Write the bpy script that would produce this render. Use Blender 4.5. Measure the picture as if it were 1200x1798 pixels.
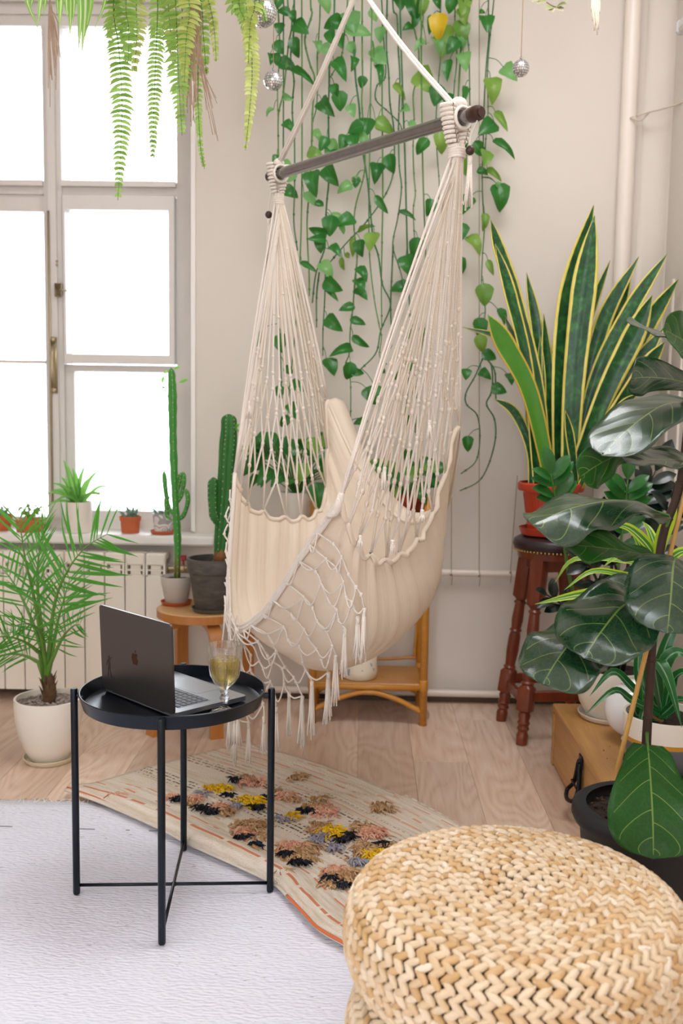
import bpy, math, random
from mathutils import Vector, Matrix
PI = math.pi
sc = bpy.context.scene
for o in list(bpy.data.objects):
    bpy.data.objects.remove(o, do_unlink=True)

# ------------------------------------------------------------------ camera
FPX, PITCH, YAW, ROLL, CAMH = 1748.0, 0.1050452, 0.02226639, 0.01556503, 1.22
_f = Vector((-math.sin(YAW)*math.cos(PITCH), math.cos(YAW)*math.cos(PITCH), -math.sin(PITCH)))
_r0 = Vector((math.cos(YAW), math.sin(YAW), 0)); _u0 = _r0.cross(_f)
_r = _r0*math.cos(ROLL) + _u0*math.sin(ROLL); _u = _u0*math.cos(ROLL) - _r0*math.sin(ROLL)
cam_data = bpy.data.cameras.new('camera')
cam = bpy.data.objects.new('camera', cam_data)
sc.collection.objects.link(cam)
cam_data.sensor_fit = 'VERTICAL'; cam_data.sensor_height = 36.0
cam_data.lens = FPX*36.0/1798.0
m = Matrix((( _r.x, _u.x, -_f.x, 0), (_r.y, _u.y, -_f.y, 0), (_r.z, _u.z, -_f.z, CAMH), (0, 0, 0, 1)))
cam.matrix_world = m
cam_data.clip_start = 0.05; cam_data.clip_end = 100
cam_data.dof.use_dof = True; cam_data.dof.focus_distance = 2.45; cam_data.dof.aperture_fstop = 3.6
sc.camera = cam

def ray(u, v): return _f + _r*((u-600)/FPX) - _u*((v-899)/FPX)
def W(u, v, Y):                       # the point at depth Y seen in this direction
    d = ray(u, v); return Vector((0, 0, CAMH)) + d*(Y/d.y)
def F(u, v, z=0.0):                   # the point at height z seen in this direction
    d = ray(u, v); return Vector((0, 0, CAMH)) + d*((z-CAMH)/d.z)

# ------------------------------------------------------------------ light
SKY = 8.0
LEFT_WIN = 5.0
REAR_WIN = 20.0
CEIL_FILL = 40.0
EXPO = -0.19
world = bpy.data.worlds.new('overcast_sky'); sc.world = world; world.use_nodes = True
bg = world.node_tree.nodes['Background']
bg.inputs[0].default_value = (0.88, 0.93, 1.0, 1); bg.inputs[1].default_value = SKY
def area(name, loc, rot, sx, sy, power, col=(1, 1, 1), portal=False):
    l = bpy.data.lights.new(name, 'AREA'); l.shape = 'RECTANGLE'; l.size = sx; l.size_y = sy
    l.energy = power; l.color = col
    if portal: l.cycles.is_portal = True
    o = bpy.data.objects.new(name, l); sc.collection.objects.link(o); o.location = loc; o.rotation_euler = rot
    return o
# daylight through the windows outside the frame, and a portal in the one that is seen
area('left_window_light', (-2.78, -0.3, 2.2), (0, -PI/2, 0), 1.2, 1.5, LEFT_WIN, (0.96, 0.97, 1))
area('rear_window_light', (-0.3, -2.38, 1.9), (PI/2, 0, 0), 1.3, 1.8, REAR_WIN, (0.91, 0.95, 1.0))
area('added_ceiling_fill', (0.55, 2.45, 3.28), (0, 0, 0), 1.1, 1.1, CEIL_FILL, (0.965, 0.97, 1.0))  # added fill without a fixture, brightens the upper and right-hand wall
area('back_window_portal', (-1.27, 4.34, 1.75), (-PI/2, 0, 0), 1.2, 2.2, 0, portal=True)
vs = sc.view_settings
vs.view_transform = 'Standard'; vs.look = 'None'; vs.exposure = EXPO; vs.gamma = 1.0; vs.use_curve_mapping = False
sc.cycles.max_bounces = 10; sc.cycles.diffuse_bounces = 5; sc.cycles.transparent_max_bounces = 24
sc.cycles.glossy_bounces = 4; sc.cycles.transmission_bounces = 10
sc.cycles.caustics_reflective = False; sc.cycles.caustics_refractive = False
sc.cycles.sample_clamp_indirect = 6

# ------------------------------------------------------------------ materials
def lin(h):
    if isinstance(h, (tuple, list)): return (*h, 1) if len(h) == 3 else tuple(h)
    h = h.lstrip('#'); r = []
    for i in (0, 2, 4):
        c = int(h[i:i+2], 16)/255
        r.append(c/12.92 if c <= 0.04045 else ((c+0.055)/1.055)**2.4)
    return (*r, 1)
class NT:
    def __init__(s, name):
        s.m = bpy.data.materials.new(name); s.m.use_nodes = True
        s.t = s.m.node_tree; s.n = s.t.nodes; s.b = s.n['Principled BSDF']; s.out = s.n['Material Output']
    def new(s, k, **kw):
        x = s.n.new(k)
        for a, b in kw.items(): setattr(x, a, b)
        return x
    def link(s, a, b): s.t.links.new(a, b)
    def val(s, sock, v):
        if hasattr(v, 'is_output') or isinstance(v, bpy.types.NodeSocket): s.link(v, sock)
        else: sock.default_value = v
    def math(s, op, a, b=None, c=None, clamp=False):
        x = s.new('ShaderNodeMath', operation=op, use_clamp=clamp)
        s.val(x.inputs[0], a)
        if b is not None: s.val(x.inputs[1], b)
        if c is not None: s.val(x.inputs[2], c)
        return x.outputs[0]
    def mix(s, f, a, b, blend='MIX'):
        x = s.new('ShaderNodeMix', data_type='RGBA', blend_type=blend)
        s.val(x.inputs[0], f); s.val(x.inputs[6], a); s.val(x.inputs[7], b); return x.outputs[2]
    def ramp(s, f, stops, interp='LINEAR'):
        x = s.new('ShaderNodeValToRGB'); x.color_ramp.interpolation = interp
        e = x.color_ramp.elements
        while len(e) < len(stops): e.new(0.5)
        for i, (p, c) in enumerate(stops): e[i].position = p; e[i].color = lin(c)
        s.val(x.inputs[0], f); return x.outputs[0]
    def coord(s, kind='Object', scale=(1, 1, 1), rot=(0, 0, 0)):
        tc = s.new('ShaderNodeTexCoord'); mp = s.new('ShaderNodeMapping')
        mp.inputs['Scale'].default_value = scale; mp.inputs['Rotation'].default_value = rot
        s.link(tc.outputs[kind], mp.inputs[0]); return mp.outputs[0]
    def noise(s, vec, scale=5, detail=3, rough=0.5, dist=0.0):
        x = s.new('ShaderNodeTexNoise'); x.inputs['Scale'].default_value = scale
        x.inputs['Detail'].default_value = detail; x.inputs['Roughness'].default_value = rough
        x.inputs['Distortion'].default_value = dist
        s.link(vec, x.inputs['Vector']); return x.outputs[0]
    def uv(s):
        x = s.new('ShaderNodeTexCoord'); sp = s.new('ShaderNodeSeparateXYZ'); s.link(x.outputs['UV'], sp.inputs[0])
        return sp.outputs[0], sp.outputs[1]
    def bump(s, h, strength=0.3, dist=0.01):
        x = s.new('ShaderNodeBump'); x.inputs['Strength'].default_value = strength; x.inputs['Distance'].default_value = dist
        s.link(h, x.inputs['Height']); s.link(x.outputs[0], s.b.inputs['Normal']); return x.outputs[0]
    def setp(s, **kw):
        for k, v in kw.items(): s.val(s.b.inputs[k.replace('_', ' ')], v)
    def translucent(s, fac, col):
        tr = s.new('ShaderNodeBsdfTranslucent'); s.val(tr.inputs[0], col)
        mx = s.new('ShaderNodeMixShader'); mx.inputs[0].default_value = fac
        s.link(s.b.outputs[0], mx.inputs[1]); s.link(tr.outputs[0], mx.inputs[2]); s.link(mx.outputs[0], s.out.inputs[0])

def plain(name, col, rough=0.5, metal=0.0, var=0.0, vscale=8, bump=0.0, bscale=60, bdist=0.003, spec=0.5, sub=0.0):
    t = NT(name); c = lin(col)
    t.setp(Roughness=rough, Metallic=metal); t.b.inputs['Specular IOR Level'].default_value = spec
    vec = t.coord()
    if var > 0:
        n = t.noise(vec, vscale, 4, 0.6)
        d = tuple(x*(1-var) for x in c[:3]) + (1,); e = tuple(min(1, x*(1+var)) for x in c[:3]) + (1,)
        t.link(t.mix(n, d, e), t.b.inputs['Base Color'])
    else: t.b.inputs['Base Color'].default_value = c
    if bump > 0: t.bump(t.noise(vec, bscale, 3, 0.6), bump, bdist)
    return t.m

# ------------------------------------------------------------------ mesh helpers
COL = sc.collection
ORG = {}
def crom(pts, n):
    """n points along a Catmull-Rom curve through pts"""
    P = [Vector(p) for p in pts]
    if len(P) == 2: return [P[0].lerp(P[1], i/(n-1)) for i in range(n)]
    out = []; k = len(P)-1
    for i in range(n):
        t = i/(n-1)*k; j = min(int(t), k-1); t -= j
        a = P[j-1] if j > 0 else P[0]*2-P[1]; b = P[j]; c = P[j+1]; d = P[j+2] if j+2 <= k else P[k]*2-P[k-1]
        out.append(0.5*((2*b)+(c-a)*t+(2*a-5*b+4*c-d)*t*t+(3*b-a-3*c+d)*t*t*t))
    return out
def lerp_list(L, t):
    x = t*(len(L)-1); i = min(int(x), len(L)-2); return L[i]+(L[i+1]-L[i])*(x-i)
class MB:
    def __init__(s): s.v = []; s.f = []; s.uv = None; s.col = None; s.mi = []; s.cur = 0
    def add(s, vs, fs):
        b = len(s.v); s.v += [Vector(x) for x in vs]; s.f += [tuple(i+b for i in f) for f in fs]; s.mi += [s.cur]*len(fs); return b
    def paint(s, c, n0):
        if s.col is None: s.col = []
        while len(s.col) < n0: s.col.append((1, 1, 1, 1))
        while len(s.col) < len(s.v): s.col.append(c)
    def tube(s, pts, r, n=6, cap=True, flat=1.0, up=None):
        P = [Vector(p) for p in pts]; m = len(P)
        R = r if isinstance(r, (list, tuple)) else [r]*m
        if len(R) != m: R = [lerp_list(R, i/(m-1)) for i in range(m)]
        vs = []; t0 = (P[1]-P[0]).normalized()
        ref = Vector(up) if up else (Vector((0, 0, 1)) if abs(t0.z) < 0.9 else Vector((1, 0, 0)))
        nrm = (ref - t0*ref.dot(t0)).normalized()
        for i in range(m):
            t = (P[min(i+1, m-1)]-P[max(i-1, 0)])
            t = t.normalized() if t.length > 1e-9 else t0
            nn = nrm - t*nrm.dot(t)
            nrm = nn.normalized() if nn.length > 1e-6 else nrm
            b = t.cross(nrm)
            for k in range(n):
                a = 2*PI*k/n; vs.append(P[i]+(b*math.cos(a)+nrm*math.sin(a)*flat)*R[i])
        fs = [(i*n+k, i*n+(k+1) % n, (i+1)*n+(k+1) % n, (i+1)*n+k) for i in range(m-1) for k in range(n)]
        if cap: fs += [tuple(range(n-1, -1, -1)), tuple((m-1)*n+k for k in range(n))]
        return s.add(vs, fs)
    def lathe(s, prof, c=(0, 0, 0), n=32, axis=None, closed=False, sx=1.0):
        c = Vector(c); vs = []; m = len(prof)
        for (r, z) in prof:
            for k in range(n):
                a = 2*PI*k/n; p = Vector((r*math.cos(a)*sx, r*math.sin(a), z))
                if axis is not None: p = axis @ p
                vs.append(c+p)
        fs = [(i*n+k, i*n+(k+1) % n, (i+1)*n+(k+1) % n, (i+1)*n+k) for i in range(m-1) for k in range(n)]
        if closed: fs += [((m-1)*n+k, (m-1)*n+(k+1) % n, (k+1) % n, k) for k in range(n)]
        else: fs += [tuple(range(n-1, -1, -1)), tuple((m-1)*n+k for k in range(n))]
        return s.add(vs, fs)
    def box(s, lo, hi, rot=None, c=None, bev=0.0):
        lo = Vector(lo); hi = Vector(hi)
        if bev <= 0:
            vs = [Vector((x, y, z)) for z in (lo.z, hi.z) for y in (lo.y, hi.y) for x in (lo.x, hi.x)]
            fs = [(0, 2, 3, 1), (4, 5, 7, 6), (0, 1, 5, 4), (2, 6, 7, 3), (0, 4, 6, 2), (1, 3, 7, 5)]
        else:
            vs = []; fs = []; b = bev; idx = {}
            for ix in (0, 1):
                for iy in (0, 1):
                    for iz in (0, 1):
                        C = Vector((hi.x if ix else lo.x, hi.y if iy else lo.y, hi.z if iz else lo.z))
                        d = Vector((-1 if ix else 1, -1 if iy else 1, -1 if iz else 1))*b
                        for ax in range(3):
                            p = C.copy()
                            for k in range(3):
                                if k != ax: p[k] += d[k]
                            idx[(ix, iy, iz, ax)] = len(vs); vs.append(p)
            g = lambda i, a: idx[(i[0], i[1], i[2], a)]
            for ax in range(3):
                o1, o2 = (ax+1) % 3, (ax+2) % 3
                for sd in (0, 1):
                    q = []
                    for (a, bb) in ((0, 0), (1, 0), (1, 1), (0, 1)):
                        i = [0, 0, 0]; i[ax] = sd; i[o1] = a; i[o2] = bb; q.append(g(i, ax))
                    fs.append(tuple(q if sd else q[::-1]))
                for (a, bb) in ((0, 0), (1, 0), (1, 1), (0, 1)):
                    i = [0, 0, 0]; j = [0, 0, 0]; i[ax] = 0; j[ax] = 1; i[o1] = j[o1] = a; i[o2] = j[o2] = bb
                    q = [g(i, o1), g(j, o1), g(j, o2), g(i, o2)]
                    fs.append(tuple(q if a == bb else q[::-1]))
            for ix in (0, 1):
                for iy in (0, 1):
                    for iz in (0, 1):
                        q = [g((ix, iy, iz), 0), g((ix, iy, iz), 1), g((ix, iy, iz), 2)]
                        fs.append(tuple(q if (ix+iy+iz) % 2 == 1 else q[::-1]))
        if rot is not None or c is not None:
            R = rot or Matrix.Identity(3); cc = Vector(c or (0, 0, 0)); vs = [R @ v + cc for v in vs]
        return s.add(vs, fs)
    def ball(s, c, r, n=8, m=6, scale=(1, 1, 1), rot=None):
        c = Vector(c); vs = [Vector((0, 0, -1))]
        for i in range(1, m):
            a = -PI/2+PI*i/m
            for k in range(n): vs.append(Vector((math.cos(a)*math.cos(2*PI*k/n), math.cos(a)*math.sin(2*PI*k/n), math.sin(a))))
        vs.append(Vector((0, 0, 1))); L = len(vs)-1
        out = []
        for v in vs:
            p = Vector((v.x*scale[0], v.y*scale[1], v.z*scale[2]))*r
            if rot is not None: p = rot @ p
            out.append(c+p)
        fs = [(0, 1+(k+1) % n, 1+k) for k in range(n)]
        fs += [(1+i*n+k, 1+i*n+(k+1) % n, 1+(i+1)*n+(k+1) % n, 1+(i+1)*n+k) for i in range(m-2) for k in range(n)]
        fs += [(L, 1+(m-2)*n+k, 1+(m-2)*n+(k+1) % n) for k in range(n)]
        return s.add(out, fs)
    def blade(s, pts, widths, nrm, fold=0.0, ns=12, na=2, wave=0.0, wfreq=3.0, ph=0.0, curl=0.0):
        """leaf blade: half-widths along a curved midrib; fold lifts the margins, wave ruffles them"""
        P = crom(pts, ns); N = Vector(nrm); vs = []; uvs = []; k = 2*na+1
        for i in range(ns):
            t = i/(ns-1)
            T = (P[min(i+1, ns-1)]-P[max(i-1, 0)]).normalized()
            S = T.cross(N)
            S = S.normalized() if S.length > 1e-6 else Vector((1, 0, 0))
            n2 = S.cross(T).normalized()
            if callable(widths): w = widths(t)
            else: w = lerp_list(widths, t)
            for j in range(k):
                q = j/na-1
                p = P[i]+S*(q*w)+n2*(fold*abs(q)*w+curl*q*q*w)
                if wave: p = p+n2*(wave*w*abs(q)**1.5*math.sin(wfreq*2*PI*t+ph+(2.1 if q > 0 else 0)))
                vs.append(p); uvs.append((t, j/(k-1)))
        fs = [(i*k+j, (i+1)*k+j, (i+1)*k+j+1, i*k+j+1) for i in range(ns-1) for j in range(k-1)]
        n0 = len(s.v); s.add(vs, fs)
        if s.uv is None: s.uv = []
        while len(s.uv) < n0: s.uv.append((0, 0))
        s.uv += uvs
    def mesh(s, name, org=(0, 0, 0), smooth=True):
        org = Vector(org)
        me = bpy.data.meshes.new(name); me.from_pydata([tuple(v-org) for v in s.v], [], s.f)
        if s.uv is not None:
            while len(s.uv) < len(s.v): s.uv.append((0, 0))
            L = me.uv_layers.new(name='UVMap'); idx = [0]*len(me.loops); me.loops.foreach_get('vertex_index', idx)
            fl = [];
            for i in idx: fl += s.uv[i]
            L.data.foreach_set('uv', fl)
        if s.col is not None:
            while len(s.col) < len(s.v): s.col.append((1, 1, 1, 1))
            A = me.color_attributes.new('Tint', 'FLOAT_COLOR', 'POINT'); fl = []
            for c in s.col: fl += c
            A.data.foreach_set('color', fl)
        if smooth: me.polygons.foreach_set('use_smooth', [True]*len(me.polygons))
        if any(s.mi): me.polygons.foreach_set('material_index', s.mi)
        me.update(); return me
def sharp(me, deg=35):
    try: me.set_sharp_from_angle(angle=math.radians(deg))
    except Exception: pass
def obj(name, mb, mat, parent=None, smooth=True, label=None, kind=None, hard=None):
    """one mesh object; a child keeps the world position its verts were written in"""
    org = ORG.get(parent, Vector()) if parent else Vector()
    me = mb.mesh(name, org, smooth) if isinstance(mb, MB) else mb
    if hard: sharp(me, hard)
    for x in (mat if isinstance(mat, (list, tuple)) else [mat]): me.materials.append(x)
    o = bpy.data.objects.new(name, me); COL.objects.link(o)
    if parent: o.parent = parent; ORG[o] = org
    else: ORG[o] = Vector()
    if label: o['label'] = label
    if kind: o['kind'] = kind
    return o
def inst(name, me, parent, mw):
    """a copy that shares mesh data, at world matrix mw"""
    o = bpy.data.objects.new(name, me); COL.objects.link(o); o.parent = parent
    o.matrix_local = Matrix.Translation(-ORG.get(parent, Vector())) @ mw; return o
def tag(o, label, cat, group=None):
    o['label'] = label; o['category'] = cat
    if group: o['group'] = group
    return o
def thing(name, label, cat, loc, group=None):
    o = bpy.data.objects.new(name, None); COL.objects.link(o); o.location = loc; o.empty_display_size = 0.05
    ORG[o] = Vector(loc); return tag(o, label, cat, group)
def solo(name, mb, mat, label, cat, group=None, loc=None, smooth=True, hard=None):
    """a thing that is one mesh, its origin at its base"""
    loc = Vector(loc) if loc is not None else mb.v[0].copy()
    me = mb.mesh(name, loc, smooth)
    if hard: sharp(me, hard)
    for x in (mat if isinstance(mat, (list, tuple)) else [mat]): me.materials.append(x)
    o = bpy.data.objects.new(name, me); COL.objects.link(o); o.location = loc; ORG[o] = loc
    return tag(o, label, cat, group)
def struct(name, mb=None, mat=None, parent=None, smooth=False, hard=None):
    if mb is None:
        o = bpy.data.objects.new(name, None); COL.objects.link(o); ORG[o] = Vector()
    else: o = obj(name, mb, mat, parent, smooth, hard=hard)
    if not parent: o['kind'] = 'structure'
    return o
rng = random.Random(7)
# ------------------------------------------------------------------ room
YW, XR, XL, YB, ZC = 4.08, 1.16, -2.9, -2.5, 3.35
M = {}
M['wall'] = plain('wall_plaster', '#d8cfc5', 0.75, var=0.03, vscale=2.5, bump=0.12, bscale=14, bdist=0.006, spec=0.25)
M['ceiling'] = plain('ceiling_plaster', '#eee9e4', 0.8, var=0.02, vscale=3, spec=0.2)
M['white_paint'] = plain('white_gloss_paint', '#ece8e4', 0.4, var=0.02, vscale=6, bump=0.08, bscale=25, bdist=0.003)
M['frame_paint'] = plain('old_window_paint', '#dcd7d2', 0.45, var=0.05, vscale=9, bump=0.15, bscale=30, bdist=0.002)
M['pipe_paint'] = plain('pipe_enamel', '#e6dbd0', 0.35, var=0.03, vscale=6)
M['radiator'] = plain('radiator_enamel', '#f1eade', 0.35, var=0.03, vscale=5)
M['slot_shade'] = plain('painted_slot_shade', '#6d6a64', 0.8, var=0.1)
M['brass'] = plain('worn_brass', '#b8a988', 0.4, 0.6, var=0.2, vscale=30)

# back wall with the window opening
WX0, WX1, WZ0, WZ1 = -1.845, -0.705, 0.69, 2.86
b = MB(); T = 0.42
b.box((XL-T, YW, 0), (WX0, YW+T, ZC)); b.box((WX1, YW, 0), (XR+T, YW+T, ZC))
b.box((WX0, YW, 0), (WX1, YW+T, WZ0)); b.box((WX0, YW, WZ1), (WX1, YW+T, ZC))
struct('wall_back', b, M['wall'])
b = MB(); b.box((XR, YB, 0), (XR+T, YW, ZC)); struct('wall_right', b, M['wall'])
# left wall: a tall window outside the frame
b = MB()
for (y0, y1) in ((YB, -1.1), (0.5, YW)): b.box((XL-T, y0, 0), (XL, y1, ZC))
for (y0, y1) in ((-1.1, 0.5),):
    b.box((XL-T, y0, 0), (XL, y1, 0.68)); b.box((XL-T, y0, 2.85), (XL, y1, ZC))
struct('wall_left', b, M['wall'])
b = MB(); b.box((XL-T, YB-T, 0), (-1.0, YB, ZC)); b.box((0.4, YB-T, 0), (XR+T, YB, ZC))
b.box((-1.0, YB-T, 0), (0.4, YB, 0.9)); b.box((-1.0, YB-T, 2.85), (0.4, YB, ZC))
struct('wall_front', b, M['wall'])
b = MB(); b.box((XL-T, YB-T, ZC), (XR+T, YW+T, ZC+0.2)); struct('ceiling', b, M['ceiling'])

# floor with laminate planks
t = NT('oak_laminate')
oi = t.new('ShaderNodeObjectInfo')
tc = t.new('ShaderNodeTexCoord')
off = t.new('ShaderNodeVectorMath', operation='SCALE'); cmb = t.new('ShaderNodeCombineXYZ')
t.link(oi.outputs['Random'], cmb.inputs[0]); t.link(oi.outputs['Random'], cmb.inputs[1])
t.link(cmb.outputs[0], off.inputs[0]); off.inputs[3].default_value = 23.0
ad = t.new('ShaderNodeVectorMath', operation='ADD'); t.link(tc.outputs['Object'], ad.inputs[0]); t.link(off.outputs[0], ad.inputs[1])
mp = t.new('ShaderNodeMapping'); mp.inputs['Scale'].default_value = (1, 0.22, 1); t.link(ad.outputs[0], mp.inputs[0])
big = t.noise(mp.outputs[0], 5.0, 1.5, 0.5, 0.4)
rings = t.math('FRACT', t.math('MULTIPLY', big, 15.0))
rings = t.math('ABSOLUTE', t.math('SUBTRACT', rings, 0.5))
mp2 = t.new('ShaderNodeMapping'); mp2.inputs['Scale'].default_value = (1, 0.06, 1); t.link(ad.outputs[0], mp2.inputs[0])
fine = t.noise(mp2.outputs[0], 90, 3, 0.6)
g = t.math('ADD', t.math('MULTIPLY', rings, .7), t.math('MULTIPLY', fine, 0.8))
colr = t.ramp(g, [(0.15, '#c3a48e'), (0.5, '#e0c4ad'), (0.95, '#efdcca')])
blot = t.noise(mp.outputs[0], 3.0, 2, 0.5)
colr = t.mix(t.math('MULTIPLY', t.math('SUBTRACT', blot, 0.35, clamp=True), 1.6, clamp=True), colr, t.mix(0.65, colr, lin('#a8836b')))
vor = t.new('ShaderNodeTexVoronoi'); vor.inputs['Scale'].default_value = 3.2; t.link(mp.outputs[0], vor.inputs['Vector'])
knot = t.math('LESS_THAN', vor.outputs['Distance'], 0.055)
colr = t.mix(t.math('MULTIPLY', knot, 0.6), colr, lin('#7a5d4a'))
tint = t.math('MULTIPLY_ADD', oi.outputs['Random'], 0.22, 0.86)
hv = t.new('ShaderNodeHueSaturation'); t.link(colr, hv.inputs['Color']); t.link(tint, hv.inputs['Value'])
t.link(hv.outputs[0], t.b.inputs['Base Color']); t.setp(Roughness=0.36)
t.bump(g, 0.08, 0.002)
M['laminate'] = t.m
b = MB(); b.box((XL-T, YB-T, -0.2), (XR+T, YW+T, -0.006))
floor = struct('floor', b, plain('screed', '#4a3b30', 0.9))
pb = MB(); pw, pl = 0.193, 1.29
pb.box((-pw/2+.0003, -pl/2+.0003, -0.012), (pw/2-.0003, pl/2-.0003, 0.0), bev=0.0007)
pme = pb.mesh('plank', (0, 0, 0), False); pme.materials.append(M['laminate'])
nx = 0
x = XL+pw/2
while x < XR+pw/2:
    y = YB + pl*(0.17+0.37*(nx % 3)) - pl/2
    while y < YW+pl/2:
        if y+pl/2 > 0.4 and x > -2.0:
            p = bpy.data.objects.new('plank', pme); COL.objects.link(p); p.parent = floor; p.location = (x, y, 0)
        y += pl
    x += pw; nx += 1
b = MB(); b.box((XL, YB, -0.006), (-2.0, YW, -0.001)); b.box((-2.0, YB, -0.006), (XR, 0.4, -0.001))
obj('laminate_sheet', b, M['laminate'], floor, False)

# window 1 (back wall): outer frame, mullion, transoms, opening sash, panes, fittings
t = NT('window_glass'); t.n.remove(t.b)
tr = t.new('ShaderNodeBsdfTransparent'); gl = t.new('ShaderNodeBsdfGlossy'); gl.inputs['Roughness'].default_value = 0.02
fr = t.new('ShaderNodeFresnel'); fr.inputs[0].default_value = 1.35; mx = t.new('ShaderNodeMixShader')
t.link(fr.outputs[0], mx.inputs[0]); t.link(tr.outputs[0], mx.inputs[1]); t.link(gl.outputs[0], mx.inputs[2]); t.link(mx.outputs[0], t.out.inputs[0])
M['pane'] = t.m
win = struct('window_1')
YF = 4.2
def wx(u): return W(u, 600, YF).x
XM0, XM1 = -1.336, -1.262
FR = M['frame_paint']
b = MB()
b.box((WX0, YF-.02, WZ0), (WX0+.09, YF+.1, WZ1)); b.box((-0.79, YF-.02, WZ0), (WX1, YF+.1, WZ1))
b.box((WX0+.09, YF-.02, 2.735), (-0.79, YF+.1, WZ1)); b.box((WX0+.09, YF-.035, 2.775), (-0.79, YF-.02, 2.80)); b.box((WX0+.09, YF-.045, 2.82), (-0.79, YF-.02, 2.86))
b.box((WX0+.09, YF-.02, WZ0), (-0.79, YF+.1, 0.735))
obj('window_frame', b, FR, win, False)
b = MB(); b.box((XM0, YF-.03, 0.735), (XM1, YF+.1, 2.735)); b.box((XM0+.02, YF-.045, 0.735), (XM1-.02, YF-.03, 2.735))
obj('mullion', b, FR, win, False)
for (x0, x1) in ((WX0+.09, XM0), (XM1, -0.79)):
    b = MB(); b.box((x0, YF-.02, 2.072), (x1, YF+.1, 2.105)); b.box((x0, YF-.05, 2.10), (x1, YF-.01, 2.122))
    obj('transom', b, FR, win, False)
# left casement: slim bar
b = MB(); b.box((WX0+.09, YF, 1.383), (XM0, YF+.06, 1.395)); obj('glazing_bar', b, FR, win, False)
b = MB(); b.box((WX0+.09, YF, 0.735), (WX0+.13, YF+.06, 2.06)); b.box((XM0-.012, YF, 0.735), (XM0, YF+.06, 2.06))
b.box((WX0+.09, YF-.005, 2.005), (XM0, YF+.06, 2.072)); obj('casement_frame', b, FR, win, False)
# right: opening fanlight sash with a broad frame
sash_x0, sash_x1, sash_z0, sash_z1 = XM1+.006, -0.796, 1.386, 2.066
ix0, ix1, iz0, iz1 = wx(122), wx(300), 1.422, 2.008
b = MB()
b.box((sash_x0, YF-.045, sash_z0), (ix0, YF+.03, sash_z1)); b.box((ix1, YF-.045, sash_z0), (sash_x1, YF+.03, sash_z1))
b.box((ix0, YF-.045, sash_z0), (ix1, YF+.03, iz0)); b.box((ix0, YF-.045, iz1), (ix1, YF+.03, sash_z1))
sash = obj('sash', b, FR, win, False)
b = MB(); b.box((XM1, YF-.01, 1.352), (-0.79, YF+.1, 1.380)); obj('transom', b, FR, win, False)
b = MB(); b.box((XM1+.0, YF-.005, 0.735), (XM1+.035, YF+.06, 1.352)); b.box((-0.815, YF-.005, 0.735), (-0.79, YF+.06, 1.352))
b.box((XM1, YF-.005, 0.735), (-0.79, YF+.06, 0.765)); obj('casement_frame', b, FR, win, False)
for (x0, x1, z0, z1) in ((WX0+.1, XM0-.002, 2.11, 2.73), (XM1+.002, -.792, 2.11, 2.73), (WX0+.1, XM0-.002, 1.397, 2.0),
                         (WX0+.1, XM0-.002, 0.74, 1.381), (ix0, ix1, iz0, iz1), (XM1+.03, -.81, .76, 1.35)):
    b = MB(); b.box((x0, YF+.012, z0), (x1, YF+.016, z1)); obj('pane', b, M['pane'], win, False)
# espagnolette handle and latch
b = MB(); hx = (XM0+XM1)/2+.002
b.tube([(hx, YF-.062, 1.455), (hx, YF-.075, 1.42), (hx, YF-.075, 1.34), (hx, YF-.062, 1.30)], [.006, .009, .009, .006], 8)
b.box((hx-.012, YF-.05, 1.26), (hx+.012, YF-.044, 1.49)); b.ball((hx, YF-.058, 1.27), .012); b.ball((hx, YF-.058, 1.48), .012)
b.tube([(hx-.016, YF-.05, 0.8), (hx-.016, YF-.05, 2.0)], .005, 6)
obj('window_handle', b, M['brass'], win, True, label='brass espagnolette handle')
b = MB(); lz = W(112, 512, YF).z; lx = wx(112)
b.box((lx-.018, YF-.062, lz-.028), (lx+.012, YF-.045, lz+.028), bev=.003); b.tube([(lx+.004, YF-.066, lz), (lx+.035, YF-.066, lz-.004)], .004, 6)
b.ball((lx-.004, YF-.066, lz+.1), .006); b.ball((lx-.004, YF-.066, lz+.115), .006)
obj('latch', b, M['brass'], win, True, label='small worn brass latch')
b = MB(); b.box((-1.95, 3.965, .652), (-0.60, YW, .692), bev=.008); b.box((WX0, YW-.005, .655), (WX1, YF+.05, .692))
obj('window_sill', b, M['white_paint'], win, False)
b = MB(); b.box((-0.712, YW-.012, .70), (-0.695, YW, WZ1)); obj('casing', b, M['white_paint'], win, False)

# the window outside the frame: plain crossbars
for i, (y0, y1) in enumerate(((-1.1, 0.5),)):
    w = struct('window_%d' % (i+2)); b = MB(); xx = XL-.25
    b.box((xx, y0, .68), (xx+.08, y0+.07, 2.85)); b.box((xx, y1-.07, .68), (xx+.08, y1, 2.85))
    b.box((xx, y0, .68), (xx+.08, y1, .75)); b.box((xx, y0, 2.78), (xx+.08, y1, 2.85))
    b.box((xx, (y0+y1)/2-.035, .75), (xx+.08, (y0+y1)/2+.035, 2.78)); b.box((xx, y0, 2.05), (xx+.08, y1, 2.1))
    obj('window_frame', b, FR, w, False)

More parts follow.
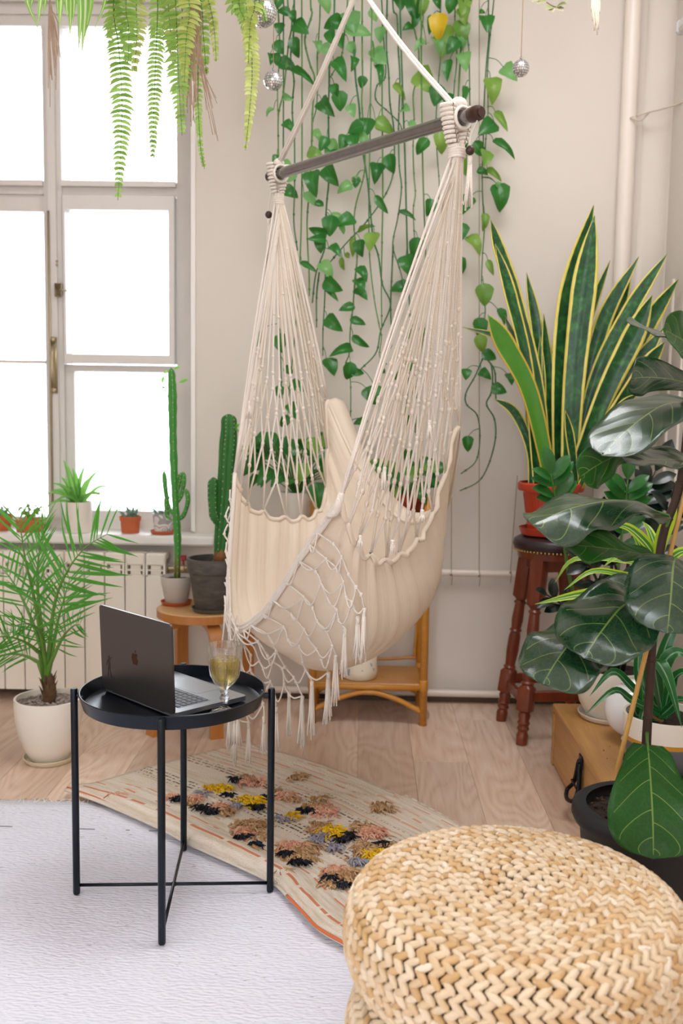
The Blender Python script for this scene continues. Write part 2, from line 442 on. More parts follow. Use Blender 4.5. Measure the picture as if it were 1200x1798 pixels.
# pipes along the walls
b = MB(); b.tube([(-0.83, 4.045, .552), (1.0, 4.04, .552)], .0145, 14)
for x in (-0.2, 0.55): b.box((x, 4.04, .546), (x+.02, 4.08, .558))
struct('trim_1', b, M['pipe_paint'], smooth=True, hard=40)
b = MB(); b.tube([(-2.0, 4.045, .046), (1.1, 4.04, .046)], .0150, 14)
for x in (-0.9, 0.6): b.tube([(x, 4.045, .0), (x, 4.045, .046)], .006, 8)
struct('trim_2', b, M['pipe_paint'], smooth=True, hard=40)
b = MB(); cx = 1.003
b.tube([(cx, 4.035, 0), (cx, 4.035, ZC)], .031, 20)
b.tube([(XR-.002, 3.72, 0), (XR-.002, 3.72, W(1173, 450, 3.72).z)], .006, 8); b.tube([(XR-.002, 3.86, 0), (XR-.002, 3.86, 1.72)], .008, 8)
struct('trim_3', b, M['pipe_paint'], smooth=True, hard=40)
# rounded corner plaster
b = MB(); 
vs = []; R = .09
prof = [(XR, YW-R)] + [(XR-R+R*math.cos(a), YW-R+R*math.sin(a)) for a in [PI/2*i/6 for i in range(7)]] + [(XR-R, YW)]
n = len(prof); vs = [(x, y, 0) for x, y in prof]+[(x, y, ZC) for x, y in prof]
b.add(vs+[(XR, YW, 0), (XR, YW, ZC)], [(i, i+n, i+n+1, i+1) for i in range(n-1)]); struct('trim_4', b, M['wall'], smooth=True)
# pipe socket behind the stool
b = MB(); p = W(1056, 868, 3.95)
b.lathe([(.026, -.075), (.032, -.07), (.032, -.03), (.029, -.028), (.029, .03), (.034, .033), (.036, .05), (.034, .062), (.029, .064), (.026, .068)], p, 24)
b.tube([(p.x, p.y, p.z-.07), (p.x, p.y, p.z-.3), (p.x, p.y+.06, .4), (p.x, p.y+.06, 0)], .024, 14)
struct('trim_5', b, M['white_paint'], smooth=True, hard=40)
# dark strip painting in the shade at the back wall's foot; right baseboard
b = MB(); b.box((XL, YW-.012, 0), (XR, YW, .022)); struct('wall_foot_shade', b, plain('foot_shade_brown', '#59483a', .7))
b = MB(); b.box((XR-.015, YB, 0), (XR, YW-.02, .06)); struct('baseboard_right', b, M['white_paint'])

# radiator: aluminium sections under the window
rad = thing('radiator', 'cream sectional radiator fixed to the wall below the window sill', 'radiator', (-1.3, 3.98, 0))
sw = .0827; x1 = W(293, 1000, 3.97).x
def section(i):
    x = x1-sw*(i+1)
    s = MB(); s.box((x+.002, 3.945, .05), (x+sw-.002, 3.957, .535), bev=.002); s.box((x+.02, 3.957, .055), (x+sw-.02, 4.035, .6))
    s.box((x+.002, 3.945, .572), (x+sw-.002, 3.985, .622), bev=.006)
    s.box((x+.002, 3.985, .592), (x+sw-.002, 4.035, .622), bev=.003)
    s.box((x+.002, 3.945, .528), (x+.010, 3.975, .58)); s.box((x+sw-.010, 3.945, .528), (x+sw-.002, 3.975, .58)); s.box((x+.01, 3.948, .55), (x+sw-.01, 3.975, .556))
    return s
for i in range(15): obj('radiator_section', section(i), M['radiator'], rad, False)
b = MB(); b.box((x1-sw*15+.01, 3.975, .535), (x1-.01, 4.02, .59)); obj('louvre_shade_block', b, M['slot_shade'], rad, False)  # dark block painting the shade inside the louvre openings
b = MB(); b.tube([(x1, 4.0, .552), (x1+.06, 4.02, .552), (-.65, 4.045, .552)], .011, 10); b.lathe([(.018, -.02), (.018, .02)], (x1+.045, 4.01, .552), 12, Matrix.Rotation(PI/2, 3, 'Y'))
obj('valve', b, M['brass'], rad, hard=40)
b = MB(); p = W(322, 981, 4.0); b.box((p.x-.012, p.y-.008, p.z-.008), (p.x+.012, p.y+.008, p.z+.014), bev=.003); b.tube([p, (p.x, p.y+.01, .555)], .004, 6)
obj('valve_handle', b, plain('red_enamel', '#a82a3a', .4), rad, False, label='small red valve lever')

# wall lamp and wire on the right wall
lampm = plain('lamp_housing', '#dcd9d8', .35)
a, d = W(1175, 58, 3.20), W(1225, -2, 2.95); X0 = XR-.045
lt = thing('tube_light', 'slim white tube light fixed high on the plaster beside the corner pipe', 'lamp', (X0, a.y, a.z))
p0 = Vector((X0, 3.75, W(1181, 50, 3.78).z)); p1 = Vector((X0, 2.9, p0.z))
b = MB(); b.box((X0-.022, 2.9, p0.z-.022), (X0+.022, 3.75, p0.z+.018), bev=.008); obj('housing', b, lampm, lt, False)
b = MB(); b.box((X0-.024, 3.75, p0.z-.026), (X0+.024, 3.78, p0.z+.022), bev=.008); obj('end_cap', b, plain('lamp_cap', '#c9c6c8', .3), lt, False)
b = MB(); b.box((X0+.01, 3.5, p0.z-.012), (XR, 3.53, p0.z+.012)); obj('bracket', b, lampm, lt, False)
b = MB(); pts = [W(1108, 207, 4.0), W(1128, 200, 4.02), Vector((XR-.004, 3.9, W(1160, 182, 3.9).z)), Vector((XR-.004, 3.7, W(1180, 170, 3.75).z)), Vector((XR-.004, 3.3, W(1215, 150, 3.3).z))]
b.tube(crom(pts, 14), .004, 6); b.tube(crom([W(1108, 207, 3.995), W(1125, 212, 4.0), W(1140, 198, 4.03)], 6), .0035, 5)
solo('wall_cable', b, plain('cable_beige', '#cbbfae', .6), 'thin beige cable slanting up the plaster from the tall corner pipe', 'cable')
# ------------------------------------------------------------------ hanging chair
def rope_mat(name, col):
    t = NT(name); vec = t.coord('Object', (1, 1, 1))
    w = t.new('ShaderNodeTexWave', wave_type='BANDS', bands_direction='DIAGONAL'); w.inputs['Scale'].default_value = 130; w.inputs['Distortion'].default_value = 1.0
    t.link(vec, w.inputs[0]); n = t.noise(vec, 25, 3)
    c = lin(col); t.link(t.mix(n, tuple(x*.88 for x in c[:3])+(1,), c), t.b.inputs['Base Color']); t.setp(Roughness=.85)
    t.b.inputs['Specular IOR Level'].default_value = .15; t.bump(w.outputs[1], .35, .002); return t.m
M['rope'] = rope_mat('cotton_rope', '#f1e7dc')
M['rope2'] = rope_mat('cotton_rope_tan', '#e6d8c7')  # second, slightly darker cotton tone
t = NT('cream_canvas'); u_, v_ = t.uv(); vec = t.coord()
n = t.noise(vec, 300, 2); n2 = t.noise(vec, 7, 3)
cx_ = t.new('ShaderNodeCombineXYZ'); t.link(t.math('MULTIPLY', u_, 55.0), cx_.inputs[0]); t.link(t.math('MULTIPLY', v_, 6.0), cx_.inputs[1])
pl_ = t.noise(cx_.outputs[0], 1.0, 2, .5)
t.link(t.mix(t.math('ADD', t.math('MULTIPLY', n, .4), t.math('MULTIPLY', n2, .5)), lin('#e9d8c2'), lin('#f8eee0')), t.b.inputs['Base Color'])
t.setp(Roughness=.9); t.b.inputs['Specular IOR Level'].default_value = .1
h_ = t.math('ADD', t.math('MULTIPLY', pl_, 1.0), t.math('MULTIPLY', n, .12)); t.bump(h_, .35, .008)
t.translucent(.22, lin('#efd9bf')); M['canvas'] = t.m
t = NT('spreader_wood'); vec = t.coord('Object', (1, 1, 1)); n = t.noise(vec, 45, 4, .7)
t.link(t.mix(n, lin('#7c7a7c'), lin('#a5a2a5')), t.b.inputs['Base Color']); t.setp(Roughness=.18, Metallic=.9); t.b.inputs['Coat Weight'].default_value = .6; t.b.inputs['Coat Roughness'].default_value = .08; M['bar'] = t.m
M['dark_wood'] = plain('dark_bead_wood', '#3a2018', .28, var=.3, vscale=30)
M['hook'] = plain('steel', '#9a9a9a', .3, .9)

BL, BR = W(486, 307, 3.2), W(822, 204, 2.5)
apex = W(631, -24, 2.85)
ham = thing('hanging_chair', 'cream canvas hammock chair with rope netting hung from a dark spreader bar', 'hammock', F(560, 1165, .5))
ax = (BR-BL).normalized()
b = MB(); b.tube(crom([BL-ax*.012, BL, BL.lerp(BR, .5), BR, BR+ax*.02], 12), .0166, 20)
obj('spreader_bar', b, M['bar'], ham, hard=50)
b = MB(); b.lathe([(.008, -.01), (.0185, 0), (.019, .02), (.017, .03), (.008, .034)], BR+ax*.012, 18, ax.to_track_quat('Z', 'Y').to_matrix())
k = BR+ax*.046; b.lathe([(.006, 0), (.012, .0), (.012, .003)], k, 12, ax.to_track_quat('Z', 'Y').to_matrix())
obj('end_knob', b, M['dark_wood'], ham, hard=50)
b = MB(); b.lathe([(.008, -.034), (.017, -.03), (.0175, -.02), (.016, 0), (.008, .01)], BL-ax*.012, 18, ax.to_track_quat('Z', 'Y').to_matrix())
obj('end_knob', b, M['dark_wood'], ham, hard=50)
# two suspension ropes, each a bundle of four strands
for (e, kx) in ((BL, .0), (BR-ax*.035, .0)):
    for s in range(4):
        b = MB(); a = s*PI/2+.4; off = Vector((math.cos(a)*.006, .006*math.sin(a), 0)); 
        b.tube(crom([apex+off*.6, apex.lerp(e, .5)+off+Vector((0, 0, -.004)), e+off+Vector((0, 0, .02))], 8), .0042, 6)
        obj('suspension_rope', b, M['rope'], ham)
b = MB(); b.tube([apex, apex+Vector((0, 0, .25)), Vector((apex.x, apex.y, ZC))], .007, 8); b.ball(apex, .02)
obj('hanging_rope', b, M['rope'], ham)
b = MB(); b.lathe([(.03, -.02), (.03, 0)], (apex.x, apex.y, ZC), 16); obj('ceiling_hook', b, M['hook'], ham)

def wrap(e, sgn, Rk, name):
    """knotted lark's-head loop round the bar with the bundle hanging below"""
    c = e
    b = MB(); side = Vector((0, 0, 1)).cross(ax).normalized()
    for i in range(7):                                     # coils on the bar
        o_ = c+ax*((i-3)*.0062*Rk); loop = [o_+(side*math.cos(q)+Vector((0, 0, 1))*math.sin(q))*(.0215+.004*abs(math.sin(i*1.3))) for q in [2*PI*j/14 for j in range(15)]]
        b.tube(loop, .0045*Rk, 6, cap=False)
    for q in (-1, 1):                                      # the two fat wrapped loops
        for j in range(10):
            tt = j/9; ctr = c+side*(q*(.026*(1-tt)**.6+.006))*Rk+Vector((0, 0, .028-.092*tt))+ax*(-.004)
            r_ = (.017-.004*tt)*Rk
            b.tube([ctr+(ax*math.cos(w)+side*math.sin(w))*r_+Vector((0, 0, .002*math.sin(w))) for w in [2*PI*z/10 for z in range(11)]], .0048*Rk, 5, cap=False)
    b.ball(c+Vector((0, 0, .034)), .020*Rk, 10, 7, (1.1, 1.1, .9))
    for j in range(4):                                     # whipping band under the bar
        z = -.072-.006*j
        b.tube([c+Vector((math.cos(w)*.019*Rk, math.sin(w)*.019*Rk, z)) for w in [2*PI*y/16 for y in range(17)]], .0038, 5, cap=False)
    return obj(name, b, M['rope'], ham)
wrap(BL+ax*.012, -1, .8, 'knot'); wrap(BR-ax*.035, 1, 1.0, 'knot')

# ---- canvas: control net, front edge (first row) to back edge (last row), left to right
NET = [
 [(414, 832, 3.05), (404, 1072, 2.98), (455, 1082, 2.80), (537, 965, 2.62), (599, 878, 2.46)],
 [(440, 885, 3.10), (440, 1062, 3.02), (500, 1150, 2.80), (610, 1120, 2.56), (634, 960, 2.50)],
 [(517, 905, 3.20), (520, 1070, 3.10), (590, 1172, 2.88), (700, 1110, 2.66), (690, 975, 2.58)],
 [(570, 872, 3.28), (600, 985, 3.20), (690, 1085, 3.08), (768, 1030, 2.84), (752, 915, 2.68)],
 [(574, 702, 3.36), (628, 815, 3.27), (705, 912, 3.14), (775, 885, 2.94), (803, 748, 2.76)]]
G = [[W(*p) for p in r] for r in NET]
def spline_grid(G, ni, nj):
    rows = [crom(r, nj) for r in G]; cols = [crom([rows[i][j] for i in range(len(rows))], ni) for j in range(nj)]
    return [[cols[j][i] for j in range(nj)] for i in range(ni)]
NI, NJ = 61, 73
S = spline_grid(G, NI, NJ)
def normal_at(S, i, j):
    a = S[min(i+1, NI-1)][j]-S[max(i-1, 0)][j]; c = S[i][min(j+1, NJ-1)]-S[i][max(j-1, 0)]
    n = a.cross(c); return n.normalized() if n.length > 1e-9 else Vector((0, 0, 1))
S2 = [[None]*NJ for _ in range(NI)]
NSC = 9
for i in range(NI):
    s = i/(NI-1)
    for j in range(NJ):
        tt = j/(NJ-1); n = normal_at(S, i, j)
        ed = max(0, 1-min(tt, 1-tt)/.45)
        plt = .0042*ed**1.2*math.sin(s*2*PI*NSC*1.0+.6)+.003*math.sin(s*2*PI*17+tt*2.0)*ed
        plt += .0035*math.sin(s*2*PI*5+tt*5)*(1-ed)*.6
        p = S[i][j]+n*plt
        e2 = max(0, 1-min(tt, 1-tt)/.07)                         # scallops where the cords pull
        p.z -= .020*e2*abs(math.sin(s*PI*NSC))**.8*(1 if 0.03 < s < .97 else 0)
        S2[i][j] = p
def sheet(S, sub=1):
    b = MB(); vs = [p for r in S for p in r]; ni, nj = len(S), len(S[0])
    b.uv = [(i/(ni-1), j/(nj-1)) for i in range(ni) for j in range(nj)]
    b.add(vs, [(i*nj+j, (i+1)*nj+j, (i+1)*nj+j+1, i*nj+j+1) for i in range(ni-1) for j in range(nj-1)]); return b
seat = obj('canvas_seat', sheet(S2), M['canvas'], ham)
mod = seat.modifiers.new('thickness', 'SOLIDIFY'); mod.thickness = .003; mod.offset = 0
# hems: back band (broad), front piping, side hems
def band(i0, i1, off, name):
    bb = MB(); rows = []
    for i in (i0, (i0+i1)/2, i1):
        r = []
        for j in range(NJ):
            a = S2[int(i)][j]; r.append(a+normal_at(S2, int(i), j)*off)
        rows.append(r)
    o = obj(name, sheet(rows), M['canvas'], ham); md = o.modifiers.new('thickness', 'SOLIDIFY'); md.thickness = .004; md.offset = 0
b = MB(); fr_ = [S2[0][j] for j in range(NJ)]
for k_, (dz, dn, r_) in enumerate(((.004, .0, .0062), (-.006, .004, .0052), (-.015, .003, .0045))):
    b.tube([p+Vector((-.5, -.6, 0)).normalized()*dn+Vector((0, 0, dz)) for p in fr_], r_, 7)
obj('front_piping', b, M['rope'], ham)
bk = [S2[NI-1][j] for j in range(NJ)]; b = MB(); b.tube(bk, .006, 7); obj('back_hem', b, M['canvas'], ham)
fl = crom([W(603, 704, 3.40), W(655, 822, 3.33), W(722, 898, 3.21), W(782, 870, 3.0), W(808, 748, 2.80)], NJ)
o = obj('back_band', sheet([bk, [bk[j].lerp(fl[j], .5)+Vector((0, 0, .008)) for j in range(NJ)], fl, [fl[j]+Vector((.004, .012, -.05)) for j in range(NJ)]]), M['canvas'], ham); md = o.modifiers.new('thickness', 'SOLIDIFY'); md.thickness = .004; md.offset = 0
for (jj, nm) in ((0, 'left'), (NJ-1, 'right')):
    b = MB(); pts = [S2[i][jj] for i in range(NI)]
    b.tube(pts, .0075, 7); obj('side_hem', b, M['canvas'], ham)
# cushion lining lying in the seat front
# ---- net cords
def net(e, jj, n, reach, name, lowq=.62, rows=3, sag=0.0):
    top = e+Vector((0, 0, -.085))
    iis = [i*(NI-1)/(n-1) for i in range(n)]
    foot = [S2[int(round(x))][jj] for x in iis]
    # each scallop takes the cords at its crest
    crest = []
    for x in iis:
        s = x/(NI-1); q = round(s*NSC)/NSC; crest.append(S2[min(NI-1, int(round(q*(NI-1))))][jj])
    out = []
    for i in range(n):
        a = 2*PI*i/n; t0 = top+Vector((math.cos(a)*.013, math.sin(a)*.013, 0))
        mid_f = foot[i]; pts = [e+Vector((math.cos(a)*.015, math.sin(a)*.015, -.06)), t0]
        kn = []
        L0 = lowq+rng.uniform(-.03, .03)
        for qq in (.25, .5): pts.append(t0.lerp(mid_f, L0*qq)+Vector((rng.uniform(-1, 1), rng.uniform(-1, 1), 0))*.002)
        for r in range(rows+1):
            q = L0+(0.985-L0)*r/(rows+.0)
            if r == rows: pt = crest[i]+Vector((0, 0, .003))
            else:
                pr = i if (i+r) % 2 == 0 else i-1
                pr = max(0, min(n-2, pr)); mf = foot[pr].lerp(foot[pr+1], .5)
                pt = t0.lerp(mf, q)
            pts.append(pt); kn.append(pt)
        b = MB(); b.tube(pts, .0033, 6)
        for p in kn: b.ball(p, .0058, 6, 5, (1, 1, 1.3))
        if rng.random() < .5:
            p = pts[2].lerp(pts[4], rng.random()); b.ball(p, .005, 6, 4)
        obj(name, b, M['rope'] if rng.random() < .6 else M['rope2'], ham)
net(BL+ax*.012, 0, 30, 1, 'net_cord', .56, 4)
net(BR-ax*.035, NJ-1, 34, 1, 'net_cord', .52, 5)
# corner cord bundles to the front and back corners
for (e, cpt) in ((BR-ax*.035, S2[0][NJ-1]), (BL+ax*.012, S2[NI-1][0]), (BR-ax*.035, S2[NI-1][NJ-1]), (BL+ax*.012, S2[0][0])):
    for i in range(5):
        a = i*1.3; o_ = Vector((math.cos(a), math.sin(a), 0))*.008
        b = MB(); m1 = e.lerp(cpt, .55)+o_*.8
        b.tube(crom([e+Vector((0, 0, -.07))+o_*1.3, m1, cpt+o_*.4], 8), .0031, 6); b.ball(m1.lerp(cpt, .3+.1*i), .0055, 6, 5); obj('corner_cord', b, M['rope'], ham)
b = MB(); c0 = S2[0][NJ-1]; b.tube(crom([c0+Vector((.004, 0, .02)), S2[1][NJ-2]+Vector((-.008, -.006, -.01)), S2[0][NJ-5]+Vector((-.01, -.01, -.01))], 6), [.008, .013, .007], 8)
obj('corner_binding', b, M['rope'], ham)
# ---- tassel helper
def tassel(b, top, length, r=.008, n=9):
    top = Vector(top); b.tube([top, top+Vector((0, 0, -.02))], [r*.7, r*.6], 7)
    b.ball(top+Vector((0, 0, -.004)), r*.75, 7, 5)
    for i in range(n):
        a = 2*PI*i/n+rng.random(); rr = r*(.35+.65*rng.random()); s_ = rng.uniform(.85, 1.05)
        o_ = Vector((math.cos(a), math.sin(a), 0))*rr
        b.tube([top+o_*.4+Vector((0, 0, -.012)), top+o_*.8+Vector((0, 0, -length*.55)), top+o_*1.5+Vector((rng.uniform(-.003, .003), 0, -length*s_))], [.0026, .0028, .0016], 5)
# fringe: crochet loops and tassels hung from the front edge
def proj(P):
    d = P-Vector((0, 0, CAMH)); w = d.dot(_f); return 600+FPX*d.dot(_r)/w, 899-FPX*d.dot(_u)/w
SPX = [(*proj(q), q.y) for r in S2 for q in r]
def drape(u, v, Y, gap=.014):
    """rest the fringe on the outside of the bowl where it would hang through the canvas"""
    ys = [y for (a, b_, y) in SPX if abs(a-u) < 13 and abs(b_-v) < 13]
    return W(u, v, min([Y]+[y-gap for y in ys]))
FRN = [  # place along the front edge, tassel top (u, v), tassel foot v
 (.12, 404, 1235, 1320), (.20, 412, 1258, 1342), (.235, 437, 1268, 1338), (.28, 464, 1258, 1322), (.36, 485, 1240, 1318), (.42, 508, 1215, 1290), (.47, 531, 1222, 1308), (.545, 548, 1196, 1296),
 (.60, 577, 1180, 1270), (.66, 590, 1150, 1238), (.73, 606, 1104, 1190), (.80, 629, 1082, 1165), (.86, 640, 1068, 1160)]
NR = 6; grid = []
for k_, (tq, u, v, v2) in enumerate(FRN):
    e = lerp_list(fr_, tq)+Vector((-.008, -.012, -.014)); ue, ve = proj(e); col = []
    for r in range(NR+1):
        q = r/NR; mid_ = r not in (0, NR)
        uu = ue+(u-ue)*q**.55+(rng.uniform(-5, 5) if mid_ else 0); vv = ve+(v-ve)*q**.92+(rng.uniform(-7, 7) if mid_ else 0)
        col.append(drape(uu, vv, e.y-.004*r))
    grid.append(col); tp = col[-1]
    b = MB(); tassel(b, tp, tp.z-W(u, v2, tp.y).z, .0085, 11); obj('tassel', b, M['rope'], ham)
for k_ in range(len(FRN)):
    b = MB(); P_ = crom(grid[k_], 22); b.tube([drape(*proj(q), q.y, .008) for q in P_], .0027, 5)
    for q in grid[k_][1:-1]: b.ball(q, .0050, 6, 4, (1, 1, 1.4))
    obj('fringe_cord', b, M['rope'], ham)
for k_ in range(len(FRN)-1):
    for r in range(1, NR+1):
        if (r+k_) % 3 == 0 and r > 1: continue
        a_, c_ = grid[k_][r-1], grid[k_+1][r if (k_+r) % 2 else r-1]
        if (a_-c_).length > .16: continue
        sg_ = .018+.02*rng.random(); b = MB()
        P_ = crom([a_, a_.lerp(c_, .25)+Vector((0, -.003, -sg_*.8)), a_.lerp(c_, .55)+Vector((0, -.004, -sg_)), c_], 12)
        b.tube([drape(*proj(q), q.y, .009) for q in P_], .0025, 5); obj('fringe_loop', b, M['rope'], ham)
for (u, v, v2, tq) in ((480, 1140, 1200, .33), (452, 1180, 1230, .27)):
    pass
# left-hand fringe at the far front corner
for k_ in range(7):
    e = S2[0][int(2+k_*2.2)]+Vector((-.012, -.004, 0)); b = MB()
    pts = [e, e+Vector((-.012*math.sin(k_), -.004, -.03)), e+Vector((.004, -.004, -.06)), e+Vector((-.008*math.cos(k_), -.004, -.10-.01*k_))]
    b.tube(crom(pts, 10), .0026, 5); b.ball(pts[1], .005, 6, 4); b.ball(pts[2], .005, 6, 4); obj('fringe_cord', b, M['rope'], ham)
for (u, v, ln) in ((404, 1095, .25), (413, 1100, .2), (419, 1120, .18)):
    b = MB(); p = W(u, v, 2.9); q = W(u-1, 1258, 2.9); b.tube(crom([W(u+3, 1080, 2.9), p, p.lerp(q, .5)+Vector((.008, 0, 0)), q], 12), .0027, 5); tassel(b, q, .09, .008, 9); obj('tassel', b, M['rope'], ham)
# loose short tassels in the right net
for (u, v, Y, l) in ((755, 738, 2.58, .05), (742, 895, 2.5, .035), (690, 948, 2.46, .035), (633, 940, 2.44, .03), (676, 820, 2.5, .06), (438, 705, 3.0, .05)):
    b = MB(); tassel(b, W(u, v, Y), l, .007, 7); obj('tassel', b, M['rope'], ham)
# bead and tassel hung from each end of the bar
for (e, uu, vb, vt, v2, Y) in ((BR+ax*.03, 826, 264, 282, 368, BR.y), (BL-ax*.02, 472, 377, 388, 470, BL.y)):
    b = MB(); pb_ = W(uu, vb, Y); b.tube(crom([e+Vector((0, -.004, .012)), e+Vector((.004, -.012, -.01)), pb_+Vector((0, 0, .03)), pb_], 10), .0022, 5); obj('bead_cord', b, M['rope'], ham)
    b = MB(); b.ball(pb_, .0115, 14, 10); obj('bead', b, M['dark_wood'], ham)
    b = MB(); tp = pb_+Vector((0, 0, -.014)); tassel(b, tp, tp.z-W(uu, v2, Y).z, .0085, 12); obj('tassel', b, M['rope'], ham)
# ------------------------------------------------------------------ rugs
WRX0, WRX1, WRY0, WRY1 = -2.0, .10, .6, 2.915
t = NT('white_wool_rug'); vec = t.coord('Object')
wv = t.coord('Object', (55, 150, 1)); w1 = t.noise(wv, 1.0, 1, .4)
sp = t.noise(t.coord('Object', (38, 150, 1)), 1.0, 2, .6)
sp2 = t.noise(t.coord('Object', (3, 9, 1)), 1.0, 3, .6)
dash = t.math('GREATER_THAN', t.math('ADD', sp, t.math('MULTIPLY', sp2, .35)), .885)
base = t.mix(t.noise(t.coord('Object', (2, 12, 1)), 1.0, 3, .6), lin('#e0e1ee'), lin('#edeef9'))
base = t.mix(t.math('MULTIPLY', dash, .65), base, lin('#8e8784'))
sep = t.new('ShaderNodeSeparateXYZ'); t.link(vec, sep.inputs[0])
for yy in (1.62, .0, -.35, -.9):
    ln = t.math('LESS_THAN', t.math('ABSOLUTE', t.math('SUBTRACT', sep.outputs[1], yy)), .004)
    brk = t.math('GREATER_THAN', t.noise(t.coord('Object', (9, .2, 1)), 1.0, 2, .6), .52)
    base = t.mix(t.math('MULTIPLY', t.math('MULTIPLY', ln, brk), .75), base, lin('#6f7076'))
t.link(base, t.b.inputs['Base Color']); t.setp(Roughness=.95); t.b.inputs['Specular IOR Level'].default_value = .1
t.bump(t.math('ADD', w1, t.math('MULTIPLY', sp, .4)), .8, .006); M['wool'] = t.m
rug = thing('white_rug', 'large off-white woven rug with thin grey flecks under the black tray table', 'rug', ((WRX0+WRX1)/2, 1.1, 0))
b = MB(); n = 40
xs = [WRX0+(WRX1-WRX0)*i/n for i in range(n+1)]; ys = [WRY0+(WRY1-WRY0)*i/n for i in range(n+1)]
def rz(x, y): return .009+.0012*math.sin(x*5+y*3)+.001*math.sin(y*11-x*2)
vs = [Vector((x, y+(.008*math.sin(x*7)+.004*math.sin(x*23) if j == n else 0), rz(x, y))) for j, y in enumerate(ys) for x in xs]
fs = [(j*(n+1)+i, j*(n+1)+i+1, (j+1)*(n+1)+i+1, (j+1)*(n+1)+i) for j in range(n) for i in range(n)]
b.add(vs, fs)
bl = [Vector((v.x, v.y+(.004 if k else -.004), .0)) for k in (0, 1) for v in (vs[:n+1] if not k else vs[-(n+1):])]
k0 = b.add(bl, []); 
for i in range(n):
    b.f.append((k0+i, k0+i+1, i+1, i)); q = n*(n+1); b.f.append((q+i, q+i+1, k0+n+1+i+1, k0+n+1+i)); b.mi += [0, 0]
obj('woven_field', b, M['wool'], rug)
b = MB(); r_ = random.Random(3)
for i in range(150):
    x = WRX0+(WRX1-WRX0)*i/150+r_.uniform(-.006, .006)
    y = WRY1+.008*math.sin(x*7); l = r_.uniform(.015, .04)
    b.tube([(x, y-.01, .008), (x+r_.uniform(-.012, .012), y+l*.5, .006), (x+r_.uniform(-.03, .03), y+l, .003)], [.0025, .0022, .001], 5)
obj('fringe', b, plain('wool_fringe', '#e6e0dd', .95), rug, kind='stuff')

# patterned rug, lying partly over the white one
Lp = [(116, 1398), (180, 1421), (277, 1464), (337, 1496), (412, 1530), (480, 1564), (506, 1588), (538, 1622), (564, 1648), (616, 1678)]
Rp = [(428, 1309), (520, 1335), (610, 1367), (690, 1400), (765, 1440), (830, 1476), (872, 1505), (905, 1530), (930, 1550), (950, 1570)]
NS, NTT = 44, 80
Lw = crom([F(u, v, .004) for u, v in Lp], NTT); Rw = crom([F(u, v, .004) for u, v in Rp], NTT)
def rug_pt(s, tt):
    a = lerp_list(Lw, tt); c = lerp_list(Rw, tt); p = a.lerp(c, s)
    on = 1.0 if (p.y < WRY1+.05) else 0.0
    z = .012+.010*max(0, min(1, (WRY1+.1-p.y)/.2))
    z += .026*math.exp(-((s-.055)/.06)**2)*(.35+.65*math.sin(PI*min(1, tt*1.35+.05))**2)      # the ruck along the near edge
    z += .004*math.sin(tt*17+s*4)*math.sin(PI*s)+.006*math.exp(-((s-.97)/.05)**2)*(math.sin(tt*9)**2)
    if s < .03: z *= (s/.03)**.5*.9+.1
    if s > .98: z *= .55
    p.z = max(.0225 if p.y < WRY1+.06 else .0105, z); return p
t = NT('berber_rug'); u_, v_ = t.uv(); vec = t.coord()
wob = t.math('MULTIPLY', t.math('SUBTRACT', t.noise(vec, 9, 2), .5), .02)
s_ = t.math('ADD', u_, wob)
cv = t.new('ShaderNodeCombineXYZ'); t.link(t.math('MULTIPLY', s_, 60.0), cv.inputs[0]); t.link(t.math('MULTIPLY', v_, 9.0), cv.inputs[1])
strp = t.noise(cv.outputs[0], 1.0, 2, .5)
col = t.ramp(strp, [(.3, '#d8c5ae'), (.5, '#e8dccb'), (.7, '#f2eade')])
cv2 = t.new('ShaderNodeCombineXYZ'); t.link(t.math('MULTIPLY', s_, 190.0), cv2.inputs[0]); t.link(t.math('MULTIPLY', v_, 240.0), cv2.inputs[1])
weave = t.noise(cv2.outputs[0], 1.0, 1, .5)
def stripe(col, s0, w, c, dashn, thr, amt=1.0, seed=0.0):
    m = t.math('LESS_THAN', t.math('ABSOLUTE', t.math('SUBTRACT', s_, s0)), w)
    cv = t.new('ShaderNodeCombineXYZ'); t.link(t.math('MULTIPLY', v_, dashn), cv.inputs[1]); cv.inputs[0].default_value = seed
    d = t.math('GREATER_THAN', t.noise(cv.outputs[0], 1.0, 1, .5), thr)
    return t.mix(t.math('MULTIPLY', t.math('MULTIPLY', m, d), amt), col, lin(c))
for i, (s0, w, c, dn, th, am) in enumerate(((.055, .006, '#d06a3c', 30, .42, .9), (.15, .005, '#dd7f55', 26, .5, .9), (.215, .004, '#d98058', 22, .55, .8), (.30, .02, '#e9ddcd', 3, .2, .7),
        (.375, .005, '#3e393b', 170, .48, .95), (.40, .005, '#3e393b', 170, .48, .95), (.425, .005, '#443e40', 170, .48, .95), (.345, .004, '#5a5252', 170, .5, .8), (.56, .025, '#efe6da', 3, .2, .8), (.615, .005, '#4c4545', 170, .48, .9), (.64, .005, '#4c4545', 170, .48, .9),
        (.665, .004, '#5b5350', 180, .5, .7), (.70, .005, '#d79a7b', 30, .4, .6), (.735, .004, '#8a7a70', 160, .5, .6), (.80, .006, '#dc9a78', 22, .45, .7), (.86, .006, '#dd8f69', 20, .5, .8), (.90, .005, '#d99473', 24, .5, .6), (.95, .004, '#c9765a', 20, .5, .6))):
    col = stripe(col, s0, w, c, dn, th, am, i*7.3)
t.link(t.mix(t.math('MULTIPLY', weave, .28), col, lin('#bfa78d')), t.b.inputs['Base Color'])
t.setp(Roughness=.95); t.b.inputs['Specular IOR Level'].default_value = .1; t.bump(weave, .8, .006); M['berber'] = t.m
prug = thing('patterned_rug', 'narrow cream berber rug with orange stripes and shaggy yellow, pink and black tufts', 'rug', rug_pt(.5, .4)*1.0)
b = MB(); b.uv = []
